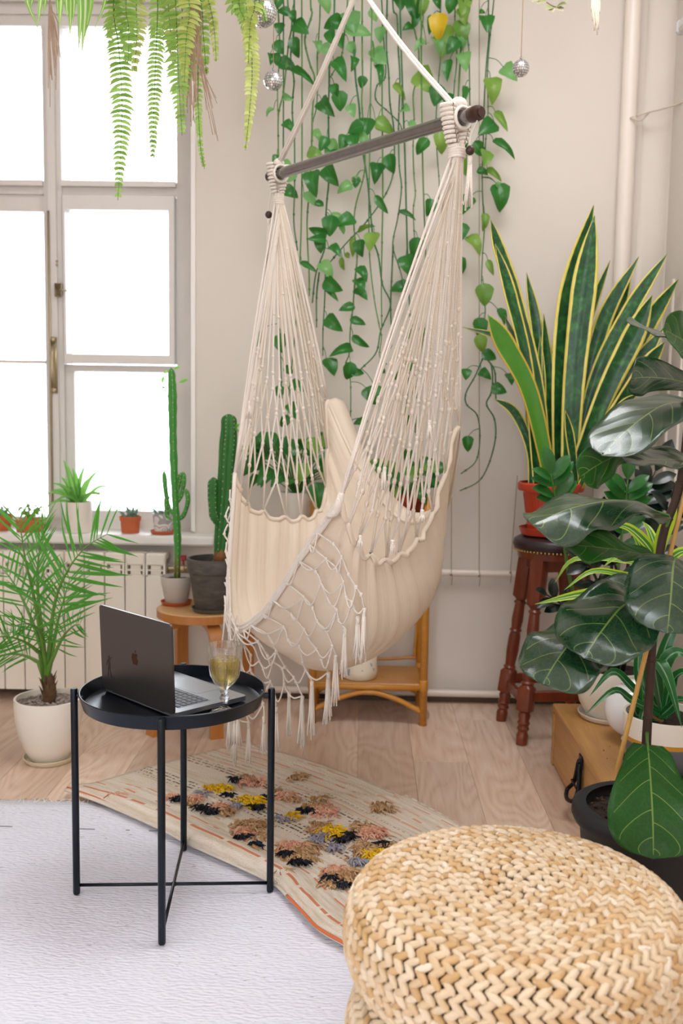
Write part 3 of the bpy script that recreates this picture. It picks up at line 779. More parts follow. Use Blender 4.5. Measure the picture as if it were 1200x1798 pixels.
top = [[rug_pt(i/NS, j/(NTT-1)) for i in range(NS+1)] for j in range(NTT)]
vs = [p for r in top for p in r]; b.uv += [(i/NS, j/(NTT-1)) for j in range(NTT) for i in range(NS+1)]
b.add(vs, [(j*(NS+1)+i, j*(NS+1)+i+1, (j+1)*(NS+1)+i+1, (j+1)*(NS+1)+i) for j in range(NTT-1) for i in range(NS)])
o = obj('woven_field', b, M['berber'], prug)
md = o.modifiers.new('thickness', 'SOLIDIFY'); md.thickness = .009; md.offset = -1
b = MB(); r_ = random.Random(5)
b.tube([rug_pt(0, j/60)+Vector((0, 0, .002)) for j in range(61)], .0055, 6); obj('edge_cord', b, M['berber'], prug)
M['orange_wool'] = plain('orange_wool', '#cf6f42', .95)
for j0, j1, ss, rr in ((40, 61, .0, .004), (0, 9, .012, .005)):
    b = MB(); b.tube([rug_pt(ss, j/60)+Vector((-.003, -.003, .006)) for j in range(j0, j1)], rr, 6); obj('edge_stitch', b, M['orange_wool'], prug, label='orange edge binding')
b = MB(); b.tube([rug_pt(1, j/90)+Vector((0, 0, .003+.002*(j % 2))) for j in range(91)], .006, 6); obj('edge_cord', b, M['berber'], prug)
t = NT('wool_pile'); at = t.new('ShaderNodeAttribute'); at.attribute_name = 'Tint'; t.link(at.outputs[0], t.b.inputs['Base Color']); t.setp(Roughness=.95); t.b.inputs['Specular IOR Level'].default_value = .1; M['pile'] = t.m
PC = {'y': ('#e9b91e', '#f2cf3c', '#d9a516'), 't': ('#b9926a', '#cdaa82', '#a67f58'), 'p': ('#dda68b', '#e7b79d', '#cf9076'), 'k': ('#23252c', '#2f333c', '#1a1b20'), 'g': ('#9b98a6', '#b0aab0', '#8b8894')}
def tuft(parts, k):
    b = MB()
    for (u, v, wu, wv_, c) in parts:
        if c == 'k': wu *= .7; wv_ *= .5
        nn = int(max(24, wu*wv_/9))
        for _ in range(nn):
            p = F(u+rng.uniform(-.5, .5)*wu+(rng.uniform(-.5, .5)*wv_)*.5, v+rng.uniform(-.5, .5)*wv_+0, .024)
            ss = None
            p.z = .023 if p.y < WRY1 else .014
            p.z += .010*math.exp(-((p-F(u, v, .02)).length/.05)**2)
            d = Vector((rng.uniform(-.6, .9), rng.uniform(-1.1, .1), 0)).normalized(); l = rng.uniform(.018, .032)
            n0 = len(b.v)
            b.tube([p+Vector((0, 0, -.008)), p+d*l*.35+Vector((0, 0, .012)), p+d*l+Vector((0, 0, .004+rng.random()*.008))], [.0022, .0032, .0012], 4)
            b.paint(lin(rng.choice(PC[c])), n0)
    obj('tuft', b, M['pile'], prug)
TUFTS = [
 [(382, 1388, 46, 16, 'y'), (358, 1398, 20, 10, 'g'), (400, 1399, 22, 8, 'k')], [(436, 1412, 46, 20, 'y'), (452, 1425, 20, 7, 'k'), (415, 1422, 16, 6, 'g')],
 [(440, 1462, 56, 34, 't'), (425, 1468, 26, 16, 'p'), (423, 1478, 24, 9, 'k'), (448, 1490, 26, 9, 'k')], [(355, 1425, 30, 10, 'k'), (372, 1432, 26, 12, 'k'), (385, 1424, 30, 12, 'p'), (398, 1432, 26, 12, 't')],
 [(525, 1502, 60, 30, 't'), (512, 1496, 34, 18, 'p'), (500, 1508, 24, 9, 'k'), (524, 1522, 34, 10, 'k')], [(597, 1546, 62, 30, 't'), (590, 1538, 34, 16, 'p'), (578, 1550, 22, 9, 'k'), (604, 1562, 34, 10, 'k')],
 [(582, 1466, 44, 20, 'y'), (560, 1462, 34, 22, 't'), (600, 1482, 18, 10, 'k'), (615, 1475, 12, 14, 'k'), (560, 1480, 22, 14, 'g'), (585, 1497, 22, 10, 'g')],
 [(660, 1510, 40, 20, 'y'), (640, 1500, 40, 26, 't'), (632, 1520, 26, 9, 'g')], [(511, 1440, 20, 8, 'y'), (498, 1444, 26, 8, 'g')],
 [(415, 1371, 20, 8, 'k'), (440, 1374, 44, 12, 'p'), (432, 1368, 26, 10, 't')], [(470, 1403, 24, 9, 'k'), (498, 1402, 44, 16, 'p'), (512, 1408, 26, 10, 't')],
 [(535, 1431, 34, 9, 'k'), (565, 1430, 46, 20, 'p'), (548, 1424, 30, 12, 't')], [(522, 1366, 28, 10, 't')], [(668, 1424, 34, 16, 't')], [(560, 1407, 26, 10, 't')],
 [(648, 1468, 50, 18, 'p'), (630, 1460, 30, 14, 't'), (672, 1490, 24, 9, 'k')], [(690, 1494, 34, 14, 't'), (700, 1502, 24, 8, 'k')], [(303, 1404, 28, 10, 'p'), (312, 1410, 16, 6, 'k')], [(338, 1410, 30, 10, 'p'), (330, 1416, 14, 6, 't')],
 [(440, 1500, 12, 8, 't')], [(498, 1538, 14, 6, 't')], [(720, 1520, 40, 14, 't')], [(205, 1400, 22, 8, 'p')], [(480, 1392, 14, 6, 't')]]
for k, tp in enumerate(TUFTS): tuft(tp, k)

# ------------------------------------------------------------------ woven poufs
t = NT('water_hyacinth'); at = t.new('ShaderNodeAttribute'); at.attribute_name = 'Tint'; vec = t.coord()
n = t.noise(t.coord('Object', (60, 60, 60)), 1.6, 3, .6)
t.link(t.mix(t.math('MULTIPLY', n, .3), at.outputs[0], t.mix(.5, at.outputs[0], lin('#9c6f3f'))), t.b.inputs['Base Color']); t.setp(Roughness=.5); t.b.inputs['Specular IOR Level'].default_value = .4
t.bump(t.noise(t.coord('Object', (200, 200, 200)), 1.0, 2), .25, .003); M['hyacinth'] = t.m
M['pouf_core'] = plain('gap_shade_core', '#54371c', .9, var=.2, vscale=40)  # dark brown body, puts the shade into the gaps between strands
HC = ['#e3cdae', '#dcc09a', '#ead7bb', '#d6b384', '#e6d0b0', '#cda876', '#e0c6a2', '#efe2cd', '#bf9768']
def pouf(name, label, c, z0, rot):
    c = Vector((c[0], c[1], z0)); th = thing(name, label, 'pouf', c, 'woven poufs stacked beside the rugs')
    prof = [(.012, .176), (.10, .178), (.20, .176), (.255, .170), (.283, .152), (.296, .125), (.300, .092), (.296, .058), (.283, .030), (.258, .010)]
    P = crom([Vector((r, 0, z)) for r, z in prof], 400); L = [0]
    for i in range(1, len(P)): L.append(L[-1]+(P[i]-P[i-1]).length)
    b = MB(); b.lathe([(max(.0, p.x-.008), p.z-.006) for p in P[::14]]+[(.24, .004)], c, 48); obj('core', b, M['pouf_core'], th)
    b = MB(); n0 = 0
    for i in range(6):
        a = i*PI/3+.2; b.ball(c+Vector((.007*math.cos(a), .007*math.sin(a), .178)), 1.0, 7, 6, (.011, .0065, .006), Matrix.Rotation(a+.6, 3, 'Z')); b.paint(lin(HC[i % 5]), n0); n0 = len(b.v)
    obj('braid_row', b, M['hyacinth'], th)
    pitch = .0248; nrow = int(L[-1]/pitch); j = 0
    for k in range(nrow):
        s = (k+.5)*pitch
        while L[j+1] < s: j += 1
        p = P[j]; tn = (P[min(j+4, 399)]-P[max(j-4, 0)]).normalized(); N = Vector((-tn.z, 0, tn.x)); N = -N if N.z < 0 and p.x < .25 else N
        if N.x < 0 and p.z < .15: N = -N
        if N.z < -.2 and p.z > .1: N = -N
        m = max(5, round(2*PI*max(p.x, .012)/.0236)); b = MB()
        for i in range(m):
            for arm in (0, 1):
                a = 2*PI*i/m+rot+k*.37; ca, sa = math.cos(a), math.sin(a)
                Rz = Matrix(((ca, -sa, 0), (sa, ca, 0), (0, 0, 1)))
                nw = Rz @ N; tw = Rz @ tn; cw = Vector((-sa, ca, 0)); pos = c+Rz @ Vector((p.x, 0, p.z))
                sg = 1 if arm else -1; ang = math.radians(36+rng.uniform(-5, 5))*sg
                d = cw*math.cos(ang)+tw*math.sin(ang); e = nw.cross(d)
                d2 = (d+nw*rng.uniform(.0, .16)).normalized()
                rot3 = Matrix((d2, e, nw)).transposed()
                ln = .0190*min(1, .55+p.x*4); n0 = len(b.v)
                b.ball(pos+tw*(.0060*sg)+nw*.001, 1.0, 7, 6, (ln, .0076*rng.uniform(.9, 1.1), .0074), rot3)
                b.paint(lin(HC[min(8, int(abs(rng.gauss(0, 3.2))))]), n0)
        obj('braid_row', b, M['hyacinth'], th)
    return th
PX, PY = .284, 1.690
p1 = pouf('woven_pouf', 'round woven banana-fibre pouf lying on top of a matching one', (PX, PY), .204, .3)
p2 = pouf('woven_pouf', 'lower woven pouf on the rug, half hidden beneath its twin', (PX+.006, PY-.015), .018, 1.1)

# ------------------------------------------------------------------ tray table, laptop, goblet
M['black_metal'] = plain('black_powder_coat', '#121a24', .28, .4, bump=.04, bscale=400, bdist=.001)
TC = Vector((-.4554, 2.3553, .0)); TA = .0791; TR = .2389
tab = thing('tray_table', 'round black metal tray table on four slim legs holding the laptop', 'table', TC)
b = MB(); b.lathe([(0.001, .502), (.205, .502), (.212, .504), (.2205, .533), (.2225, .5335), (.2245, .532), (.2145, .499), (.207, .4975), (.001, .4975)], (TC.x, TC.y, 0), 72)
obj('tray', b, M['black_metal'], tab, hard=30)
b = MB(); a0 = TA+PI/2+.25
for k in range(4):
    a = TA+k*PI/2; b.lathe([(.0001, 0), (.003, .0), (.003, .0015)], (TC.x+.217*math.cos(a+.12), TC.y+.217*math.sin(a+.12), .519), 8, Matrix.Rotation(-PI/2, 3, 'X') if False else (-Vector((math.cos(a), math.sin(a), 0))).to_track_quat('Z', 'Y').to_matrix())
obj('rivet', b, plain('bright_steel', '#b8bcc0', .3, .9), tab)
for k in range(4):
    a = TA+k*PI/2; x, y = TC.x+TR*math.cos(a), TC.y+TR*math.sin(a); b = MB()
    z0 = .0118 if y < WRY1 else 0
    b.tube([(x, y, z0), (x, y, z0+.004), (x, y, .529), (x, y, .533)], [.0075, .0088, .0088, .0075], 16)
    b.tube([(x, y, .516), (x-.02*math.cos(a), y-.02*math.sin(a), .516)], .005, 8)
    obj('leg', b, M['black_metal'], tab, hard=40)
for k in (0, 1):
    a = TA+k*PI/2; d = Vector((math.cos(a), math.sin(a), 0))*TR; b = MB(); cz = Vector((TC.x, TC.y, .034))
    b.tube([cz-d, cz-d*.06+Vector((0, 0, .002 if k else 0)), cz+d*.06+Vector((0, 0, .002 if k else 0)), cz+d], .0042, 10)
    if k: b.ball(cz, .0085, 12, 8, (1, 1, .7))
    obj('cross_brace', b, M['black_metal'], tab)

M['alu'] = plain('space_grey_aluminium', '#5f5b5a', .36, .8, bump=.02, bscale=900, bdist=.0005)
M['alu_top'] = plain('silver_grey_deck', '#9fa0a6', .35, .8)
lap = thing('laptop', 'open dark grey laptop standing on the black tray', 'laptop', (-.45, 2.39, .503))
A, B_ = Vector((-.427, 2.209, 0)), Vector((-.652, 2.425, 0)); ex = (B_-A).normalized(); ey = Vector((ex.y, -ex.x, 0)); 
if ey.x < 0: ey = -ey
LW, LD = .304, .212; ctr = (A+B_)/2+Vector((.007, -.003, 0))
def lp(x, y, z): return ctr+ex*x+ey*y+Vector((0, 0, z))
def rslab(b, x0, x1, y0, y1, z0, z1, r, fn, n=6):
    pts = []
    for (cx, cy, a0) in ((x1-r, y1-r, 0), (x0+r, y1-r, PI/2), (x0+r, y0+r, PI), (x1-r, y0+r, 1.5*PI)):
        for i in range(n+1):
            a = a0+PI/2*i/n; pts.append((cx+r*math.cos(a), cy+r*math.sin(a)))
    k = len(pts); vs = [fn(x, y, z0) for x, y in pts]+[fn(x, y, z1) for x, y in pts]
    b.add(vs, [tuple(range(k-1, -1, -1)), tuple(range(k, 2*k))]+[(i, (i+1) % k, k+(i+1) % k, k+i) for i in range(k)])
ZT = .5045
b = MB(); rslab(b, -LW/2, LW/2, 0, LD, ZT+.0015, ZT+.0125, .010, lp); obj('base', b, M['alu_top'], lap, hard=30)
b = MB()
for sx in (-1, 1):
    for yy in (.02, LD-.02): b.lathe([(.007, 0), (.007, .0025)], lp(sx*.13, yy, ZT-.0012), 12)
obj('rubber_foot', b, plain('black_rubber', '#141414', .7), lap)
b = MB(); rslab(b, -.125, .125, .028, .122, ZT+.0126, ZT+.0129, .003, lp); kb = obj('keyboard', b, plain('key_well', '#8b8d94', .5, .6), lap, hard=30)
b = MB(); kk = .0186
for r in range(6):
    y0 = .030+r*.0152; cells = [(i*kk, kk) for i in range(13)]
    if r == 5: cells = [(0, kk), (kk, kk), (2*kk, kk), (3*kk, kk*1.2), (4.2*kk, 4.8*kk), (9*kk, kk*1.2), (10.2*kk, kk), (11.2*kk, kk*.9), (12.1*kk, kk*.9)]
    for (x, w) in cells: rslab(b, -.121+x+.0012, -.121+x+w-.0012, y0, y0+(.0125 if r else .0095), ZT+.0129, ZT+.0142, .0015, lp, 2)
obj('key', b, plain('key_cap', '#55575c', .5), kb, False, kind='stuff')
b = MB(); rslab(b, -.062, .062, .128, .204, ZT+.0126, ZT+.0128, .004, lp); obj('trackpad', b, plain('trackpad_glass', '#a9aab0', .28, .6), lap, hard=30)
ph = math.radians(2); up = Vector((0, 0, math.cos(ph)))-ey*math.sin(ph); on = -ey*math.cos(ph)-Vector((0, 0, math.sin(ph)))   # outward face of the lid
LZ = ZT+.009
def lid(x, y, z): return ctr+ex*x+Vector((0, 0, LZ))+up*y+on*z
b = MB(); rslab(b, -LW/2, LW/2, 0, LD, -.001, .0045, .010, lid); lidm = obj('lid', b, M['alu'], lap, hard=30)
b = MB(); rslab(b, -LW/2+.004, LW/2-.004, .006, LD-.004, -.0016, -.001, .008, lid); obj('screen', b, plain('dark_screen', '#0b0c10', .12), lidm, hard=30)
# fruit emblem, plain polished shape, and a small dancing figure sticker
def flat(b, outline, z, s, cx, cy, thick=.0004):
    k = len(outline); pts = [(cx+x*s, cy+y*s) for x, y in outline]
    vs = [lid(x, y, z) for x, y in pts]+[lid(x, y, z+thick) for x, y in pts]
    b.add(vs, [tuple(range(k, 2*k)), tuple(range(k-1, -1, -1))]+[(i, (i+1) % k, k+(i+1) % k, k+i) for i in range(k)])
fruit = [(0, .62), (.10, .66), (.25, .72), (.45, .70), (.62, .58), (.50, .46), (.44, .30), (.46, .14), (.56, .0), (.70, -.08), (.62, -.30), (.50, -.52), (.36, -.68), (.22, -.72), (.08, -.66), (0, -.64),
         (-.10, -.66), (-.24, -.72), (-.38, -.66), (-.54, -.46), (-.66, -.18), (-.70, .10), (-.66, .36), (-.54, .58), (-.36, .69), (-.18, .67)]
leafo = [(-.02, .78), (.02, .98), (.16, 1.12), (.28, 1.16), (.27, 1.0), (.16, .86), (.06, .79)]
M['emblem'] = plain('polished_emblem', '#4a2f26', .15, .8)
# seen from outside the lid, x runs the other way
mir = lambda L: [(-x, y) for x, y in L][::-1]
side = 1 if (on.cross(up)).dot(ex) > 0 else -1
fx = (lambda L: L) if side < 0 else mir
b = MB(); flat(b, fx(fruit), .0045, .0195, .0, LD/2-.004); flat(b, fx(leafo), .0045, .0195, .0, LD/2-.004); obj('emblem', b, M['emblem'], lidm, False, label='polished brown apple emblem')
fig = [(-.05, 1.0), (.1, 1.06), (.2, .98), (.17, .84), (.3, .86), (.52, .98), (.55, .92), (.38, .74), (.22, .66), (.2, .4), (.26, .1), (.2, -.3), (.42, -.9), (.52, -1.05), (.34, -1.02), (.1, -.5), (.02, -.1), (-.06, -.5), (-.14, -1.0), (-.3, -1.04), (-.24, -.6), (-.16, .0), (-.14, .4), (-.3, .2), (-.42, .0), (-.48, .06), (-.3, .5), (-.1, .74), (-.08, .84)]
b = MB(); sgn = 1 if ex.x < 0 else -1
flat(b, fx(fig), .0045, .026, sgn*.117, .062); obj('sticker', b, plain('sticker_black', '#2a1d19', .3, .3), lidm, False, label='small dark dancing-figure sticker')
b = MB(); b.tube([lp(-.11, .002, LZ-.0005), lp(.11, .002, LZ-.0005)], .0042, 10); obj('hinge', b, plain('hinge_black', '#1b1b1d', .4), lap)

t = NT('clear_glass'); t.n.remove(t.b); g1 = t.new('ShaderNodeBsdfGlass'); g1.inputs['IOR'].default_value = 1.45; g1.inputs['Roughness'].default_value = 0
tr = t.new('ShaderNodeBsdfTransparent'); mx = t.new('ShaderNodeMixShader'); mx.inputs[0].default_value = .4
t.link(g1.outputs[0], mx.inputs[1]); t.link(tr.outputs[0], mx.inputs[2]); t.link(mx.outputs[0], t.out.inputs[0]); M['glass'] = t.m
t = NT('white_wine'); t.n.remove(t.b); g1 = t.new('ShaderNodeBsdfGlass'); g1.inputs['IOR'].default_value = 1.33; g1.inputs['Color'].default_value = lin('#f7efc0')
tr = t.new('ShaderNodeBsdfTransparent'); tr.inputs[0].default_value = lin('#f6ecb8'); mx = t.new('ShaderNodeMixShader'); mx.inputs[0].default_value = .78
t.link(g1.outputs[0], mx.inputs[1]); t.link(tr.outputs[0], mx.inputs[2]); t.link(mx.outputs[0], t.out.inputs[0]); M['wine'] = t.m
gp = Vector((-.318, 2.268, .502))
gob = thing('wine_goblet', 'cut-glass stemmed goblet of pale sparkling wine beside the laptop', 'glass', gp)
outer = [(.0005, .0005), (.031, .0005), (.0325, .003), (.030, .006), (.014, .011), (.0085, .017), (.0065, .024), (.0095, .030), (.0125, .035), (.0095, .040), (.0075, .046), (.0115, .052), (.0075, .057), (.012, .063), (.024, .074), (.0315, .088), (.0345, .105), (.0355, .125), (.0385, .131), (.0385, .1645)]
inner = [(.0365, .1645), (.0362, .132), (.0330, .124), (.0318, .105), (.0290, .090), (.022, .077), (.010, .070), (.0005, .069)]
b = MB(); b.lathe([(r*1.03, z) for r, z in outer+inner], gp, 40)
for i in range(10):                                       # cut facets round the bowl
    a = 2*PI*i/10; b.tube([gp+Vector((math.cos(a)*.0240, math.sin(a)*.0240, .073)), gp+Vector((math.cos(a)*.0325, math.sin(a)*.0325, .089)), gp+Vector((math.cos(a)*.0360, math.sin(a)*.0360, .108)), gp+Vector((math.cos(a)*.0368, math.sin(a)*.0368, .124))], .0018, 5)
obj('goblet', b, M['glass'], gob, hard=60)
b = MB(); b.lathe([(.0005, .0702), (.0095, .0712), (.0215, .0785), (.0285, .0915), (.0315, .106), (.0325, .124), (.0345, .130), (.0005, .130)], gp, 40); obj('wine', b, M['wine'], gob, hard=60, label='pale golden wine')
b = MB(); r_ = random.Random(9)
for i in range(40):
    a = r_.uniform(0, 2*PI); rr = .0315*math.sqrt(r_.random()); z = .1295 if i < 26 else r_.uniform(.08, .125)
    b.ball(gp+Vector((math.cos(a)*rr, math.sin(a)*rr, z)), r_.uniform(.0008, .0018), 6, 4)
obj('bubbles', b, plain('froth', '#f6f2e4', .3), gob, kind='stuff')

# ------------------------------------------------------------------ bentwood stool
t = NT('birch'); n = t.noise(t.coord('Object', (9, 70, 9)), 1.0, 3, .6); t.link(t.mix(n, lin('#cf9a5c'), lin('#e6bd88')), t.b.inputs['Base Color']); t.setp(Roughness=.42); M['birch'] = t.m
t = NT('birch_edge'); n = t.noise(t.coord('Object', (60, 60, 9)), 1.0, 3, .6); t.link(t.mix(n, lin('#a9662c'), lin('#cc8a48')), t.b.inputs['Base Color']); t.setp(Roughness=.4); M['birch_edge'] = t.m
SC = Vector((-.604, 3.73, 0)); SZ = .452
bs = thing('bentwood_stool', 'round birch stool with bent legs carrying the two potted cacti', 'stool', SC)
b = MB(); b.lathe([(.0005, SZ-.034), (.172, SZ-.034), (.176, SZ-.030), (.176, SZ-.004), (.172, SZ), (.0005, SZ)], (SC.x, SC.y, 0), 56); sm_ = obj('seat', b, M['birch'], bs, hard=30)
b = MB(); b.lathe([(.1755, SZ-.031), (.1772, SZ-.031), (.1772, SZ-.003), (.1755, SZ-.003)], (SC.x, SC.y, 0), 56, closed=True); obj('seat_rim', b, M['birch_edge'], sm_, hard=30)
for (fx_, fy_) in ((-.526, 3.545), (-.767, 3.56), (-.448, 3.87), (-.72, 3.90)):
    d = Vector((fx_-SC.x, fy_-SC.y, 0)); L = d.length; d.normalize(); s_ = Vector((-d.y, d.x, 0)); b = MB()
    path = [SC+d*.03+Vector((0, 0, SZ-.046)), SC+d*(L-.10)+Vector((0, 0, SZ-.046)), SC+d*(L-.045)+Vector((0, 0, SZ-.056)), SC+d*(L-.012)+Vector((0, 0, SZ-.085)), SC+d*L+Vector((0, 0, SZ-.13)), SC+d*L+Vector((0, 0, .2)), SC+d*L]
    pp = crom(path, 26); vs = []
    for i, p in enumerate(pp):
        tn = (pp[min(i+1, 25)]-pp[max(0, i-1)]).normalized(); nn = s_.cross(tn)
        for (a, c_) in ((-1, -1), (1, -1), (1, 1), (-1, 1)): vs.append(p+s_*(.024*a)+nn*(.0115*c_))
    b.add(vs, [(i*4+k, i*4+(k+1) % 4, (i+1)*4+(k+1) % 4, (i+1)*4+k) for i in range(25) for k in range(4)]+[(3, 2, 1, 0), (100, 101, 102, 103)])
    obj('leg', b, M['birch_edge'], bs, True, hard=40)

# ------------------------------------------------------------------ rattan shelf
t = NT('rattan'); n = t.noise(t.coord('Object', (14, 14, 40)), 1.0, 3, .6); t.link(t.mix(n, lin('#b0701f'), lin('#d79a45')), t.b.inputs['Base Color']); t.setp(Roughness=.32); M['rattan'] = t.m
M['rattan_board'] = plain('rattan_board', '#b98447', .4, var=.15, vscale=18)
RX0, RX1, RY0, RY1 = -.185, .243, 3.752, 4.015
rs = thing('rattan_shelf', 'low honey-coloured rattan shelf standing behind the hanging chair', 'shelf', ((RX0+RX1)/2, RY0, 0))
ZL, ZU = .158, .765
for (x, y) in ((RX0, RY0), (RX1, RY0), (RX0, RY1), (RX1, RY1)):
    b = MB(); b.tube([(x, y, 0), (x, y, ZU+.11)], .0155, 12); b.ball((x, y, ZU+.11), .0155, 12, 6)
    for z in (ZL, ZU): b.lathe([(.0165, -.022), (.018, -.018), (.018, .018), (.0165, .022)], (x, y, z), 12)
    obj('post', b, M['rattan'], rs)
for z in (ZL, ZU):
    b = MB()
    for (p, q) in (((RX0, RY0), (RX1, RY0)), ((RX0, RY1), (RX1, RY1)), ((RX0, RY0), (RX0, RY1)), ((RX1, RY0), (RX1, RY1))): b.tube([(*p, z-.01), (*q, z-.01)], .0125, 10)
    obj('shelf_rail', b, M['rattan'], rs)
    b = MB(); b.box((RX0+.008, RY0-.008, z-.004), (RX1-.008, RY1, z+.006), bev=.003); obj('shelf_board', b, M['rattan_board'], rs, False)
b = MB(); 
for (p, q) in (((RX0, RY1), (RX1, RY1)), ((RX0, RY0), (RX0, RY1)), ((RX1, RY0), (RX1, RY1))): b.tube([(*p, ZU+.09), (*q, ZU+.09)], .011, 10)
obj('gallery_rail', b, M['rattan'], rs)
for (p, q) in (((RX0, RY0), (RX1, RY0)), ((RX0, RY1), (RX1, RY1)), ((RX1, RY0), (RX1, RY1))):
    b = MB(); P0, P1 = Vector((*p, .05)), Vector((*q, .05)); mm = P0.lerp(P1, .5)+Vector((0, 0, .078))
    b.tube(crom([P0, P0.lerp(mm, .5)+Vector((0, 0, .014)), mm, P1.lerp(mm, .5)+Vector((0, 0, .014)), P1], 18), .0105, 9); obj('arch_brace', b, M['rattan'], rs)
b = MB(); b.tube(crom([(RX0+.015, RY1, ZU-.05), (RX0+.02, RY1, ZL+.10), (RX0+.06, RY1, ZL+.04), (RX1-.06, RY1, ZL+.04), (RX1-.02, RY1, ZL+.10), (RX1-.015, RY1, ZU-.05)], 30), .006, 8); obj('back_hoop', b, M['rattan'], rs)

# ------------------------------------------------------------------ bar stool
t = NT('cherry_stain'); n = t.noise(t.coord('Object', (40, 40, 8)), 1.0, 3, .6); t.link(t.mix(n, lin('#4e1d10'), lin('#8c4426')), t.b.inputs['Base Color']); t.setp(Roughness=.3); M['cherry'] = t.m
M['leather'] = plain('aubergine_leather', '#2b1d20', .36, bump=.25, bscale=220, bdist=.001)
BC = Vector((.714, 3.71, 0)); ZS = .735
st = thing('bar_stool', 'tall turned-leg wooden bar stool with dark studded leather seat', 'stool', BC)
b = MB(); b.lathe([(.001, ZS-.035), (.135, ZS-.035), (.146, ZS-.028), (.151, ZS-.012), (.147, ZS+.006), (.13, ZS+.016), (.07, ZS+.021), (.001, ZS+.022)], (BC.x, BC.y, 0), 48); seat_ = obj('seat', b, M['leather'], st)
b = MB()
for i in range(64):
    a = 2*PI*i/64; b.ball((BC.x+.144*math.cos(a), BC.y+.144*math.sin(a), ZS-.031), .0045, 6, 4)
obj('stud', b, plain('brass_stud', '#c9a45e', .3, .85), seat_, kind='stuff')
b = MB(); b.lathe([(.001, ZS-.06), (.132, ZS-.06), (.135, ZS-.036), (.001, ZS-.036)], (BC.x, BC.y, 0), 40); obj('seat_base', b, M['cherry'], st, hard=40)
legp = [(.0, .020), (.02, .021), (.05, .0225), (.07, .017), (.085, .023), (.10, .018), (.115, .024), (.13, .019), (.155, .0235), (.17, .019), (.18, .0265), (.30, .0265), (.315, .0205), (.325, .025), (.335, .019), (.42, .0235), (.50, .0225), (.53, .0185), (.54, .0245), (.55, .0185), (.60, .0225), (.69, .019), (.70, .0245), (.715, .0175), (.725, .0235), (.74, .0265), (.90, .0275), (1, .0275)]
feet = [(.557, 3.835), (.594, 3.555), (.874, 3.59), (.840, 3.868)]; ends = []
for (x, y) in feet:
    d = Vector((x-BC.x, y-BC.y, 0)); topp = BC+d*.52+Vector((0, 0, ZS-.045)); ft = Vector((x, y, 0)); ends.append((ft, topp)); b = MB()
    axq = (topp-ft).normalized(); n0 = axq.to_track_quat('Z', 'Y').to_matrix(); L = (topp-ft).length
    sq = Matrix.Rotation(math.atan2(d.y, d.x)+PI/4, 3, 'Z')
    segs = [(q*L, r) for q, r in legp]
    # turned sections round, the two blocks square
    def ring(q, r, square):
        pts = []
        for k in range(16):
            a = 2*PI*k/16
            if square: m_ = 1/max(abs(math.cos(a)), abs(math.sin(a))); rr = min(r*m_, r*1.28)
            else: rr = r
            pts.append(ft+n0 @ Vector((rr*math.cos(a), rr*math.sin(a), q)))
        return pts
    vs = []
    for (q, r), (q_, _) in zip(segs, legp): vs += ring(q, r, (.18 <= q_ <= .30) or q_ >= .74)
    m_ = len(segs); b.add(vs, [(i*16+k, i*16+(k+1) % 16, (i+1)*16+(k+1) % 16, (i+1)*16+k) for i in range(m_-1) for k in range(16)]+[tuple(range(15, -1, -1)), tuple((m_-1)*16+k for k in range(16))])
    obj('leg', b, M['cherry'], st, hard=40)
for i in range(4):
    f0, t0 = ends[i]; f1, t1 = ends[(i+1) % 4]; q = .255 if i % 2 else .225
    a_, c_ = f0.lerp(t0, q), f1.lerp(t1, q); b = MB(); u_v = (c_-a_).normalized(); s_ = u_v.cross(Vector((0, 0, 1)))
    R3 = Matrix((u_v, s_, Vector((0, 0, 1)))).transposed(); b.box((0, -.010, -.019), ((c_-a_).length, .010, .019), R3, a_, bev=.003); obj('stretcher', b, M['cherry'], st, False)
    a_, c_ = f0.lerp(t0, .955), f1.lerp(t1, .955); b = MB(); R3 = Matrix(((c_-a_).normalized(), (c_-a_).normalized().cross(Vector((0, 0, 1))), Vector((0, 0, 1)))).transposed()
    b.box((0, -.010, -.03), ((c_-a_).length, .010, .03), R3, a_, bev=.002); obj('apron', b, M['cherry'], st, False)

# ------------------------------------------------------------------ wooden chest
t = NT('old_pine'); vec = t.coord('Object', (22, 2.2, 22)); n = t.noise(vec, 1.0, 4, .65, .6); sp_ = t.noise(t.coord('Object', (30, 12, 30)), 1.0, 2, .6)
c_ = t.mix(n, lin('#8a5826'), lin('#d6a664')); c_ = t.mix(t.math('GREATER_THAN', sp_, .69), c_, lin('#4a2d14')); t.link(c_, t.b.inputs['Base Color']); t.setp(Roughness=.42); t.bump(n, .2, .002); M['pine'] = t.m
CX0, CX1, CY0, CY1, CZ = .667, 1.13, 2.63, 3.372, .213
ch = thing('wooden_chest', 'old honey-brown wooden chest with an iron carrying handle below the potted plants', 'chest', ((CX0+CX1)/2, (CY0+CY1)/2, 0))
b = MB(); b.box((CX0+.004, CY0+.004, .004), (CX1-.004, CY1-.004, CZ-.03), bev=.002); obj('body', b, M['pine'], ch, False)
b = MB(); b.box((CX0, CY0, CZ-.028), (CX1, CY1, CZ), bev=.003); obj('top', b, M['pine'], ch, False)
for (y0, y1) in ((CY0, CY0+.025), (CY1-.025, CY1)):
    b = MB(); b.box((CX0+.0, y0, 0), (CX0+.02, y1, CZ-.03), bev=.002); obj('corner_post', b, M['pine'], ch, False)
M['iron'] = plain('black_iron', '#17191c', .42, .6, bump=.2, bscale=90, bdist=.002)
hy = F(1007, 1340, .12); Yh = 2.905; b = MB()
b.box((CX0-.006, Yh-.018, .155), (CX0, Yh+.018, .195), bev=.002); b.box((CX0-.004, Yh-.010, .06), (CX0, Yh+.010, .19))
b.ball((CX0-.006, Yh, .175), .009, 8, 6); hd = obj('handle', b, M['iron'], ch, False, label='black iron handle')
